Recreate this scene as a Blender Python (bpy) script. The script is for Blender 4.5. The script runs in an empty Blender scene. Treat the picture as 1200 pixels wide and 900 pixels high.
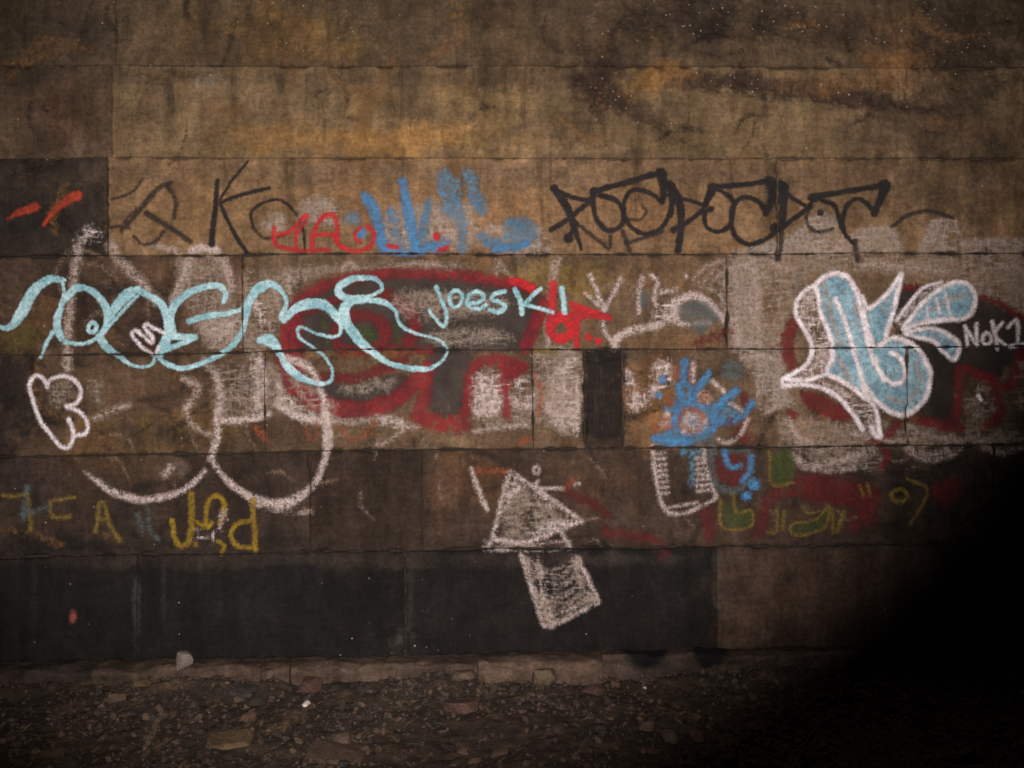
import bpy, math, random
import numpy as np
from mathutils import Matrix, Vector

random.seed(7)
rng = np.random.default_rng(11)
scene = bpy.context.scene
COL = scene.collection

# ------------------------------------------------------------------ camera
CAM_H, DIST, FPX = 1.18, 4.1, 1180.0            # eye height, metres to the wall, focal length in 1/1200 of the frame
YAW, ROLL = math.radians(2.2), math.radians(0.5)
cam_data = bpy.data.cameras.new('camera')
cam_data.sensor_width = 36.0
cam_data.lens = 36.0 * FPX / 1200.0
cam_data.clip_start, cam_data.clip_end = 0.05, 500.0
cam = bpy.data.objects.new('camera', cam_data)
CAM_M = (Matrix.Translation((0, -DIST, CAM_H)) @ Matrix.Rotation(-YAW, 4, 'Z')
         @ Matrix.Rotation(math.radians(90), 4, 'X') @ Matrix.Rotation(-ROLL, 4, 'Z'))
cam.matrix_world = CAM_M
COL.objects.link(cam)
scene.camera = cam
R3 = np.array(CAM_M.to_3x3())
C3 = np.array(CAM_M.translation)

def project(P):
    """world points (...,3) -> frame coordinates on a 1200 x 900 raster"""
    q = (np.asarray(P) - C3) @ R3
    return 600 + FPX * q[..., 0] / -q[..., 2], 450 - FPX * q[..., 1] / -q[..., 2]

def ray(px, py):
    return R3 @ np.array([(px - 600) / FPX, -(py - 450) / FPX, -1.0])

def on_wall(px, py, y=0.0):
    d = ray(px, py); t = (y - C3[1]) / d[1]
    return C3 + d * t

def on_ground(px, py, z=0.0):
    d = ray(px, py); t = (z - C3[2]) / d[2]
    return C3 + d * t

# ------------------------------------------------------------------ world and light: night under a bridge, lit by the camera's flash
world = bpy.data.worlds.new('World')
scene.world = world
world.use_nodes = True
wn = world.node_tree
sky = wn.nodes.new('ShaderNodeTexSky')
sky.sky_type = 'NISHITA'
sky.sun_disc = False
sky.sun_elevation = math.radians(1.0)
sky.sun_rotation = math.radians(150)
wn.nodes['Background'].inputs['Strength'].default_value = 0.002
wn.links.new(sky.outputs[0], wn.nodes['Background'].inputs['Color'])

fl = bpy.data.lights.new('camera_flash', 'SPOT')
fl.energy = 1040
fl.color = (1.0, 0.93, 0.89)
fl.shadow_soft_size = 0.02
fl.spot_size = math.radians(75)
fl.spot_blend = 0.60
flash = bpy.data.objects.new('camera_flash', fl)
FLASH_AIM = (542, 304)
FLASH_AXES = (1.0, 0.775, 1.0)
FLASH_TURN = math.radians(34)
fpos = Vector((-0.05, -DIST, CAM_H + 0.06))
aim = Vector(on_wall(*FLASH_AIM))
flash.matrix_world = (Matrix.Translation(fpos) @ (aim - fpos).to_track_quat('-Z', 'Y').to_matrix().to_4x4()
                      @ Matrix.Rotation(FLASH_TURN, 4, 'Z') @ Matrix.Diagonal((*FLASH_AXES, 1)))
COL.objects.link(flash)

scene.view_settings.view_transform = 'Standard'
scene.view_settings.look = 'None'
scene.view_settings.exposure = 0.0
scene.view_settings.gamma = 1.0
scene.render.engine = 'CYCLES'
scene.cycles.transparent_max_bounces = 48
scene.cycles.use_denoising = False
scene.cycles.filter_width = 1.7
scene.cycles.max_bounces = 4
scene.cycles.diffuse_bounces = 2

# ------------------------------------------------------------------ helpers
def lin(c):
    c = np.asarray(c, float) / 255.0
    return np.where(c <= 0.04045, c / 12.92, ((c + 0.055) / 1.055) ** 2.4)

_T = rng.random((256, 256))
def vnoise(x, y, s=0):
    x = x + s * 17.31; y = y + s * 9.77
    xi, yi = np.floor(x).astype(int), np.floor(y).astype(int)
    fx, fy = x - xi, y - yi
    fx = fx * fx * (3 - 2 * fx); fy = fy * fy * (3 - 2 * fy)
    a, b = xi & 255, yi & 255
    a1, b1 = (a + 1) & 255, (b + 1) & 255
    return (_T[a, b] * (1 - fx) + _T[a1, b] * fx) * (1 - fy) + (_T[a, b1] * (1 - fx) + _T[a1, b1] * fx) * fy

def fbm(x, y, s=0, o=4, gain=0.5):
    r, amp, tot = 0, 1.0, 0
    for i in range(o):
        r = r + amp * vnoise(x * 2 ** i, y * 2 ** i, s + i * 3)
        tot += amp; amp *= gain
    return r / tot                                              # 0..1

def mesh_np(name, V, F, mat=None, smooth=True):
    """V (n,3) and F (m,4) or (m,3) arrays -> mesh"""
    me = bpy.data.meshes.new(name)
    k = F.shape[1]
    me.vertices.add(len(V)); me.vertices.foreach_set('co', np.ascontiguousarray(V, np.float32).ravel())
    me.loops.add(F.size); me.loops.foreach_set('vertex_index', np.ascontiguousarray(F, np.int32).ravel())
    me.polygons.add(len(F))
    me.polygons.foreach_set('loop_start', np.arange(0, F.size, k, dtype=np.int32))
    me.polygons.foreach_set('use_smooth', np.full(len(F), smooth))
    me.update(calc_edges=True); me.validate()
    if mat: me.materials.append(mat)
    return me

def link(name, me, parent=None, **props):
    o = bpy.data.objects.new(name, me)
    COL.objects.link(o)
    if parent is not None: o.parent = parent
    for k, v in props.items(): o[k] = v
    return o

def grid_faces(ny, nx):
    i = np.arange(ny * nx).reshape(ny, nx)
    return np.stack([i[:-1, :-1], i[:-1, 1:], i[1:, 1:], i[1:, :-1]], -1).reshape(-1, 4)

# ------------------------------------------------------------------ materials
class NT:
    def __init__(s, name):
        s.m = bpy.data.materials.new(name); s.m.use_nodes = True
        s.t = s.m.node_tree; s.b = s.t.nodes['Principled BSDF']
        s.pos = s.t.nodes.new('ShaderNodeNewGeometry').outputs['Position']
    def link(s, a, b): s.t.links.new(a, b)
    def put(s, inp, v):
        if isinstance(v, bpy.types.NodeSocket): s.link(v, inp)
        else: inp.default_value = v
    def attr(s, name, out='Fac'):
        n = s.t.nodes.new('ShaderNodeAttribute'); n.attribute_name = name; return n.outputs[out]
    def stretch(s, sc):
        n = s.t.nodes.new('ShaderNodeMapping'); n.inputs['Scale'].default_value = sc
        s.link(s.pos, n.inputs['Vector']); return n.outputs[0]
    def noise(s, scale, detail=5, rough=0.6, vec=None, dist=0.0):
        n = s.t.nodes.new('ShaderNodeTexNoise')
        n.inputs['Scale'].default_value = scale; n.inputs['Detail'].default_value = detail
        n.inputs['Roughness'].default_value = rough; n.inputs['Distortion'].default_value = dist
        s.link(vec or s.pos, n.inputs['Vector']); return n.outputs['Fac']
    def voro(s, scale, vec=None):
        n = s.t.nodes.new('ShaderNodeTexVoronoi'); n.inputs['Scale'].default_value = scale
        s.link(vec or s.pos, n.inputs['Vector']); return n.outputs['Distance'], n.outputs['Color']
    def math(s, op, a, b=0.0):
        n = s.t.nodes.new('ShaderNodeMath'); n.operation = op
        s.put(n.inputs[0], a); s.put(n.inputs[1], b); return n.outputs[0]
    def ramp(s, v, a, b, lo=0.0, hi=1.0):
        n = s.t.nodes.new('ShaderNodeMapRange'); n.interpolation_type = 'SMOOTHSTEP'
        s.put(n.inputs['Value'], v); s.put(n.inputs['From Min'], a); s.put(n.inputs['From Max'], b)
        n.inputs['To Min'].default_value = lo; n.inputs['To Max'].default_value = hi; return n.outputs[0]
    def mix(s, f, a, b, kind='MIX'):
        n = s.t.nodes.new('ShaderNodeMix'); n.data_type = 'RGBA'; n.blend_type = kind
        s.put(n.inputs[0], f)
        for i, v in ((6, a), (7, b)):
            s.put(n.inputs[i], v if isinstance(v, bpy.types.NodeSocket) else (*v, 1.0))
        return n.outputs[2]
    def bump(s, h, dist, strength=1.0, normal=None):
        n = s.t.nodes.new('ShaderNodeBump'); n.inputs['Distance'].default_value = dist
        n.inputs['Strength'].default_value = strength; s.link(h, n.inputs['Height'])
        if normal is not None: s.link(normal, n.inputs['Normal'])
        return n.outputs[0]
    def done(s, color, rough=0.9, normal=None, alpha=None, spec=0.15):
        s.put(s.b.inputs['Base Color'], color if isinstance(color, bpy.types.NodeSocket) else (*color, 1))
        s.put(s.b.inputs['Roughness'], rough); s.b.inputs['Specular IOR Level'].default_value = spec
        if normal is not None: s.link(normal, s.b.inputs['Normal'])
        if alpha is not None: s.link(alpha, s.b.inputs['Alpha'])
        return s.m

def stone_material():
    s = NT('sooty_sandstone')
    tone = s.attr('tone', 'Color'); rough = s.attr('erode')
    streak = s.noise(11, 5, 0.68, s.stretch((1.0, 1.0, 0.16)))
    fine = s.noise(60, 6, 0.75)
    grain = s.noise(260, 3, 0.7)
    cloud = s.noise(6.0, 7, 0.62, dist=0.6)
    v = s.math('MULTIPLY', s.ramp(cloud, 0.28, 0.72, 0.72, 1.28), s.ramp(streak, 0.28, 0.72, 0.74, 1.24))
    mid = s.noise(20, 5, 0.66, s.stretch((1.0, 1.0, 0.6)), dist=0.5)
    v = s.math('MULTIPLY', v, s.ramp(mid, 0.28, 0.72, 0.80, 1.20))
    scuff = s.noise(16, 5, 0.7, s.stretch((0.5, 1.0, 2.6)))
    v = s.math('MULTIPLY', v, s.ramp(scuff, 0.3, 0.7, 0.85, 1.15))
    v = s.math('MULTIPLY', v, s.ramp(fine, 0.2, 0.8, 0.60, 1.40))
    v = s.math('MULTIPLY', v, s.ramp(grain, 0.25, 0.75, 0.85, 1.15))
    pit = s.ramp(s.noise(95, 3, 0.6), 0.60, 0.70)
    v = s.math('MULTIPLY', v, s.math('SUBTRACT', 1.0, s.math('MULTIPLY', pit, 0.38)))
    vm = s.t.nodes.new('ShaderNodeCombineColor')
    for i in range(3): s.link(v, vm.inputs[i])
    c = s.mix(1.0, tone, vm.outputs[0], 'MULTIPLY')
    warm = s.ramp(s.noise(3.3, 6, 0.6), 0.42, 0.70)
    c = s.mix(s.math('MULTIPLY', warm, 0.22), c, s.mix(1.0, c, (1.14, 0.95, 0.76), 'MULTIPLY'))
    cool = s.ramp(s.noise(4.7, 5, 0.6), 0.52, 0.72)
    c = s.mix(s.math('MULTIPLY', cool, 0.30), c, s.mix(1.0, c, (0.90, 0.98, 1.12), 'MULTIPLY'))
    # scattered pale flecks: flash sparkle on dust and web, painted into the colour
    d, vc = s.voro(42)
    sep = s.t.nodes.new('ShaderNodeSeparateColor'); s.link(vc, sep.inputs[0])
    gate = s.math('MULTIPLY', s.ramp(sep.outputs[0], 0.95, 0.97), s.ramp(s.noise(5, 4, 0.6), 0.42, 0.62))
    gate = s.math('MAXIMUM', gate, s.math('MULTIPLY', rough, s.ramp(sep.outputs[0], 0.42, 0.50)))
    fleck = s.math('MULTIPLY', s.ramp(s.math('ADD', d, s.math('MULTIPLY', grain, 0.10)), 0.21, 0.14), gate)
    c = s.mix(s.math('MULTIPLY', fleck, 0.6), c, tuple(lin((196, 178, 160))))
    h = s.math('ADD', s.math('MULTIPLY', fine, 0.7), s.math('MULTIPLY', grain, 0.3))
    n = s.bump(h, 0.006, 0.9)
    return s.done(c, 0.88, n, spec=0.18)

STONE = stone_material()

def plain_material(name, c1, c2, scale=30, rough=0.9, bump=0.004, c3=None):
    s = NT(name)
    f = s.noise(scale, 7, 0.68); g = s.noise(scale * 5, 4, 0.7)
    c = s.mix(s.ramp(f, 0.3, 0.7), tuple(lin(c1)), tuple(lin(c2)))
    if c3: c = s.mix(s.ramp(s.noise(scale * 0.35, 5, 0.6), 0.5, 0.68), c, tuple(lin(c3)))
    vm = s.t.nodes.new('ShaderNodeCombineColor')
    v = s.ramp(g, 0.2, 0.8, 0.65, 1.35)
    for i in range(3): s.link(v, vm.inputs[i])
    c = s.mix(1.0, c, vm.outputs[0], 'MULTIPLY')
    return s.done(c, rough, s.bump(s.math('ADD', f, s.math('MULTIPLY', g, 0.4)), bump, 0.9), spec=0.2)

PAINTS = {}
def paint(name, c1, c2=None, soft=1.2, ragged=1.6, cover=0.9, grain=70, opacity=1.0, gloss=0.78, worn=0.5, weave=False, streak=(1, 1, 1)):
    """worn, grainy paint or chalk: the attribute sd is the distance to the mark's edge"""
    s = NT('paint_' + name)
    c2 = c2 or tuple(int(v * 0.82) for v in c1)
    sd = s.attr('sd')
    edge = s.noise(grain * 1.4, 3, 0.7)
    sd2 = s.math('ADD', sd, s.math('MULTIPLY', s.math('SUBTRACT', edge, 0.5), ragged * 5))
    a = s.ramp(sd2, -soft, soft, 1.0, 0.0)
    if weave:
        g = s.math('MAXIMUM', s.noise(grain, 3, 0.7, s.stretch((0.38, 1, 1.5))), s.math('SUBTRACT', s.noise(grain, 3, 0.7, s.stretch((1.5, 1, 0.38))), 0.03))
        g = s.math('SUBTRACT', g, 0.05)
    else:
        g = s.noise(grain, 4, 0.74, s.stretch(streak))
    big = s.noise(grain * 0.17, 2, 0.6)
    g = s.math('ADD', g, s.math('MULTIPLY', s.math('SUBTRACT', big, 0.5), 0.6))
    thr = 0.5 + (0.5 - cover) * 0.62
    core = s.ramp(sd, -5.0, 0.0, 0.05, 0.0)
    a = s.math('MULTIPLY', a, s.ramp(s.math('ADD', g, core), thr - 0.13, thr + 0.13))
    fine = s.noise(60, 4, 0.75); gr = s.noise(260, 3, 0.7)
    a = s.math('MULTIPLY', a, s.ramp(s.math('ADD', s.math('MULTIPLY', fine, 0.5), s.math('MULTIPLY', gr, 0.5)), 0.36, 0.56, 1.0 - worn, 1.0))
    a = s.math('MULTIPLY', a, opacity)
    c = s.mix(s.ramp(big, 0.32, 0.68), tuple(lin(c1)), tuple(lin(c2)))
    vm = s.t.nodes.new('ShaderNodeCombineColor')
    v = s.math('MULTIPLY', s.ramp(gr, 0.2, 0.8, 0.80, 1.14), s.ramp(fine, 0.2, 0.8, 0.78, 1.16))
    for i in range(3): s.link(v, vm.inputs[i])
    c = s.mix(1.0, c, vm.outputs[0], 'MULTIPLY')
    PAINTS[name] = s.done(c, gloss, s.bump(fine, 0.005, 0.8), a, spec=0.2)

paint('black', (38, 34, 35), (26, 24, 25), soft=1.5, ragged=0.9, cover=1.0, opacity=0.93, worn=.3)
paint('black_faded', (48, 41, 39), (38, 33, 32), soft=1.9, ragged=1.2, cover=0.84, opacity=0.8)
paint('cyan', (174, 206, 211), (126, 170, 178), soft=1.2, ragged=0.9, cover=0.94, opacity=0.95, worn=.45)
paint('cyan_fill', (160, 194, 206), (112, 148, 164), soft=1.8, ragged=1.8, cover=0.74, grain=50, opacity=0.86, worn=.55, streak=(1.5, 1, 0.5))
paint('white', (234, 224, 226), (208, 194, 196), soft=2.0, ragged=1.3, cover=0.90, grain=110, opacity=0.97, worn=.45)
paint('chalk', (212, 194, 188), (176, 156, 148), soft=2.6, ragged=1.8, cover=0.60, grain=95, opacity=0.84, worn=.65)
paint('chalk_faint', (196, 176, 166), (168, 146, 134), soft=3.6, ragged=2.6, cover=0.58, grain=75, opacity=0.74, worn=.8, weave=True)
paint('scribble', (220, 203, 199), (182, 162, 155), soft=4.5, ragged=5.5, cover=0.45, grain=48, opacity=0.9, worn=.75, weave=True)
paint('wash', (186, 172, 162), (150, 134, 122), soft=5.0, ragged=5.0, cover=0.55, grain=45, opacity=0.64, worn=.75, weave=True)
paint('wash_thin', (182, 164, 150), (154, 134, 118), soft=6.0, ragged=6.0, cover=0.50, grain=45, opacity=0.56, worn=.8, weave=True)
paint('red', (144, 32, 41), (100, 32, 37), soft=4.2, ragged=3.0, cover=0.62, grain=48, opacity=0.84, worn=.7)
paint('red_bright', (190, 36, 42), (164, 34, 42), soft=1.8, ragged=1.3, cover=0.86, opacity=0.9, worn=.5)
paint('red_old', (116, 30, 33), (90, 31, 32), soft=3.2, ragged=2.8, cover=0.68, grain=50, opacity=0.82, worn=.65)
paint('maroon', (104, 34, 34), (82, 31, 31), soft=6.0, ragged=6.0, cover=0.58, grain=34, opacity=0.72, worn=.65)
paint('orange', (166, 60, 38), (140, 52, 36), soft=2.0, ragged=1.4, cover=0.86, opacity=0.88)
paint('orange_faded', (168, 84, 54), (140, 76, 52), soft=2.8, ragged=2.6, cover=0.56, opacity=0.62, worn=.7)
paint('grey_fill', (64, 57, 54), (46, 40, 38), soft=5.0, ragged=3.0, cover=0.76, grain=45, opacity=0.82, worn=.55, streak=(1.8, 1, 0.4))
paint('dark_fill', (46, 40, 38), (34, 30, 29), soft=5.0, ragged=3.5, cover=0.82, grain=50, opacity=0.84, worn=.5)
paint('blue', (70, 132, 180), (70, 110, 146), soft=2.8, ragged=2.4, cover=0.70, grain=55, opacity=0.86, worn=.6)
paint('blue_mid', (80, 130, 166), (80, 112, 138), soft=3.4, ragged=3.4, cover=0.46, grain=38, opacity=0.8, worn=.65)
paint('blue_faded', (86, 130, 156), (84, 110, 128), soft=3.6, ragged=3.4, cover=0.56, grain=60, opacity=0.72, worn=.7)
paint('teal_faded', (92, 104, 104), (84, 92, 94), soft=3.0, ragged=2.6, cover=0.60, grain=60, opacity=0.58, worn=.7)
paint('yellow', (148, 118, 36), (122, 96, 32), soft=1.8, ragged=1.5, cover=0.82, opacity=0.84, worn=.6)
paint('yellow_faded', (130, 108, 46), (110, 90, 42), soft=2.2, ragged=1.8, cover=0.74, opacity=0.78, worn=.6)
paint('green', (70, 80, 38), (56, 66, 34), soft=2.8, ragged=3.0, cover=0.64, opacity=0.68, worn=.7)
paint('soot', (30, 27, 27), (22, 20, 20), soft=4.0, ragged=3.0, cover=0.60, grain=55, opacity=0.8, worn=.7, streak=(2.6, 1, 0.14))
paint('runs', (50, 41, 34), (40, 33, 28), soft=4.5, ragged=3.5, cover=0.5, grain=40, opacity=0.34, worn=.6, streak=(1.6, 1, 0.25))
paint('scuff_pale', (160, 136, 118), (134, 110, 92), soft=2.5, ragged=3.0, cover=0.52, grain=80, opacity=0.62, worn=.85)
paint('scuff_dark', (46, 38, 34), (34, 29, 27), soft=3.0, ragged=3.0, cover=0.52, grain=60, opacity=0.68, worn=.7)
paint('scuff_ochre', (146, 104, 62), (120, 86, 52), soft=4.0, ragged=5.0, cover=0.44, grain=45, opacity=0.5, worn=.8)

# ------------------------------------------------------------------ the wall: coursed blocks, each its own mesh
wall = bpy.data.objects.new('stone_wall', None)
COL.objects.link(wall)
wall['label'] = 'soot-stained wall of long stone blocks covered in layered graffiti'
wall['category'] = 'wall'
wall['kind'] = 'thing'

def zc(py): return float(on_wall(600, py)[2])
def xc(px, py): return float(on_wall(px, py)[0])
ROWS = [(-255, -145), (-145, -35), (-35, 77), (77, 185), (185, 298), (298, 410.5), (410.5, 527), (527, 645), (645, 768)]
JOINTS = [[330, 900], [60, 620, 1080], [134, 1215], [131, 1205], [127, 912], [-40, 285, 853], [-20, 311, 625, 686, 730, 1063],
          [-60, 363, 495, 1165], [160, 475, 840, 1260]]
BASE = [(90, 72, 55), (90, 72, 55), (96, 78, 60), (108, 88, 66), (124, 98, 74), (110, 88, 69), (102, 81, 64), (76, 60, 50), (34, 29, 27)]
# blocks that are a different stone or blacker than their course: (row, index) -> tone
OWN = {(4, 0): (58, 48, 42), (6, 4): (70, 57, 46), (6, 1): (92, 72, 56), (7, 2): (66, 51, 42), (8, 3): (74, 58, 49), (8, 0): (36, 31, 29),
       (2, 0): (86, 70, 55), (3, 0): (88, 71, 56), (5, 0): (84, 66, 54), (5, 1): (94, 73, 58), (7, 1): (68, 54, 46)}
# stains with a shape of their own, on the 1200 x 900 raster: cx, cy, rx, ry, turn, colour, strength
STAINS = [
    (462, 166, 130, 18, -3, (158, 116, 66), .6), (330, 162, 80, 16, 0, (140, 104, 62), .5), (565, 132, 60, 46, 0, (136, 108, 72), .45),
    (420, 120, 26, 60, 0, (128, 100, 64), .4), (500, 92, 330, 13, 0, (84, 68, 54), .55), (345, 40, 70, 34, 10, (132, 100, 58), .45),
    (280, 52, 80, 40, 0, (86, 66, 44), .4), (60, 45, 90, 60, 0, (66, 54, 44), .5), (245, 92, 22, 18, 0, (136, 120, 108), .45),
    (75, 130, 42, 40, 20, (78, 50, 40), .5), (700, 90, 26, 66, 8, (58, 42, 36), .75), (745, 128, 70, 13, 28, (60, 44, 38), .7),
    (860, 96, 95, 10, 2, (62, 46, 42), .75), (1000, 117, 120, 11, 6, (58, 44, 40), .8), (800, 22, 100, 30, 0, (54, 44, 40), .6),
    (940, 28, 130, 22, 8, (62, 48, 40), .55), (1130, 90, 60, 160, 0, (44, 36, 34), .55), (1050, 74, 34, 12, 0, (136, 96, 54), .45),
    (995, 98, 80, 12, 0, (128, 92, 60), .55), (762, 93, 34, 16, -8, (150, 108, 58), .55), (650, 205, 560, 14, 0, (96, 78, 64), .5),
    (640, 60, 60, 40, 0, (110, 88, 66), .4), (1060, 70, 40, 40, 0, (112, 76, 46), .3), (690, 186, 60, 7, 0, (58, 46, 40), .5),
    (560, 262, 70, 36, 0, (158, 112, 74), .4), (480, 240, 130, 30, 0, (150, 112, 72), .3), (760, 250, 130, 34, 0, (146, 108, 76), .35),
    (240, 250, 100, 40, 0, (138, 106, 72), .4), (60, 262, 70, 18, 0, (40, 34, 33), .6), (45, 215, 60, 12, 0, (66, 54, 44), .5),
    (95, 352, 48, 42, 0, (46, 36, 34), .7), (165, 380, 40, 36, 20, (44, 34, 32), .75), (35, 330, 50, 40, 0, (58, 46, 40), .6),
    (20, 400, 40, 16, 0, (96, 84, 30), .5), (55, 372, 30, 22, 0, (112, 78, 48), .4), (190, 318, 50, 14, 0, (112, 84, 64), .4),
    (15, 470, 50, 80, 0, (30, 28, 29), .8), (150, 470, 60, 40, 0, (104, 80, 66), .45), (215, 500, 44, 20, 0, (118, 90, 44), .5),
    (110, 510, 30, 24, 0, (112, 84, 46), .45), (190, 510, 50, 12, 5, (54, 44, 40), .65), (340, 505, 60, 20, 0, (76, 58, 44), .5),
    (440, 415, 140, 6, 0, (120, 92, 60), .5), (760, 460, 40, 40, 0, (138, 96, 58), .5), (770, 500, 30, 24, 0, (122, 84, 48), .4),
    (650, 330, 60, 20, 0, (146, 118, 62), .4), (790, 330, 60, 22, 0, (124, 92, 64), .3), (790, 400, 70, 10, 0, (124, 88, 56), .4),
    (930, 440, 60, 50, 0, (132, 108, 88), .35), (960, 500, 30, 16, 0, (150, 104, 58), .45), (130, 545, 60, 30, 0, (92, 70, 46), .4),
    (210, 548, 16, 16, 0, (128, 108, 100), .4), (40, 570, 60, 26, 0, (66, 52, 46), .5), (50, 640, 110, 18, 0, (28, 26, 26), .7),
    (300, 640, 90, 16, 0, (38, 32, 31), .5), (430, 590, 62, 56, 0, (54, 42, 36), .5), (520, 580, 20, 50, 0, (98, 72, 56), .45),
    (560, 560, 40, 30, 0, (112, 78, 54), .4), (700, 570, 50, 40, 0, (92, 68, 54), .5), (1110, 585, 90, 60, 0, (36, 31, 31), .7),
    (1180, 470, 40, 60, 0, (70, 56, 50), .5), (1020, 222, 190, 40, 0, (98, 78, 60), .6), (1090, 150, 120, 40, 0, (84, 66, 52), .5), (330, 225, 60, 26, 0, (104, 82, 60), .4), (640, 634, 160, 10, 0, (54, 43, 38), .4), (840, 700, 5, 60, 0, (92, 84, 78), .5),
    (160, 705, 4, 50, 0, (72, 72, 70), .6), (192, 700, 3, 40, 0, (62, 64, 62), .45), (40, 690, 4, 40, 0, (58, 60, 58), .4),
    (470, 750, 14, 16, 0, (92, 84, 78), .5), (86, 724, 5, 9, 15, (150, 84, 72), .9), (480, 700, 6, 30, 0, (74, 68, 64), .4),
    (430, 660, 60, 8, 0, (62, 50, 44), .5), (230, 662, 80, 8, 0, (58, 46, 42), .5), (720, 655, 70, 8, 0, (72, 62, 58), .5),
    (900, 690, 60, 60, 0, (92, 70, 58), .45), (1000, 640, 120, 8, 0, (66, 54, 48), .5), (430, 765, 240, 6, 0, (36, 32, 30), .5),
    (280, 720, 110, 40, 0, (31, 31, 31), .5), (320, 655, 420, 9, 0, (66, 54, 47), .5), (700, 720, 90, 50, 0, (44, 34, 31), .4), (600, 720, 120, 40, 0, (43, 36, 34), .4), (800, 712, 30, 50, 0, (33, 29, 29), .5)]
# broken, weathered patches where the face has come away: cx, cy, rx, ry, turn, depth in metres
BROKEN = [(1000, 112, 130, 13, 6, .014), (860, 98, 80, 10, 2, .012), (745, 126, 66, 13, 28, .014), (700, 90, 20, 60, 6, .010),
          (350, 30, 70, 30, 8, .008), (810, 20, 90, 26, 0, .012), (960, 30, 110, 22, 8, .012), (1120, 60, 60, 60, 0, .012), (225, 84, 50, 9, 0, .008),
          (40, 192, 36, 7, -12, .012), (705, 418, 30, 5, 0, .01), (190, 508, 46, 10, 5, .006), (470, 752, 40, 12, 0, .008)]

def ell(PX, PY, cx, cy, rx, ry, deg, s):
    a = math.radians(deg); dx, dy = PX - cx, PY - cy
    u = (dx * math.cos(a) + dy * math.sin(a)) / rx; v = (-dx * math.sin(a) + dy * math.cos(a)) / ry
    r = np.sqrt(u * u + v * v) + (fbm(PX / 30, PY / 30, s, 5, 0.78) - 0.5) * 2.6
    return 1 - np.clip((r - 0.45) / 0.9, 0, 1) ** 1.0

def warp(x, z):
    return x + (fbm(x * 1.1, z * 2.0, 40, 2) - 0.5) * 0.012, z + (fbm(x * 1.3, z * 1.3, 41, 3) - 0.5) * 0.022

def spaced(a, b, lo, hi, fine, coarse):
    """positions from a to b: fine steps between lo and hi, coarse ones outside"""
    out = [a]
    while out[-1] < b - 1e-6:
        p = out[-1]
        st = fine if lo - 0.02 < p < hi else coarse
        if st == coarse and p < lo and p + coarse > lo: st = max(fine, lo - p)
        out.append(min(p + st, b))
    if len(out) > 2 and out[-1] - out[-2] < fine * 0.5: out.pop(-2)
    return np.array(out)

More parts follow.
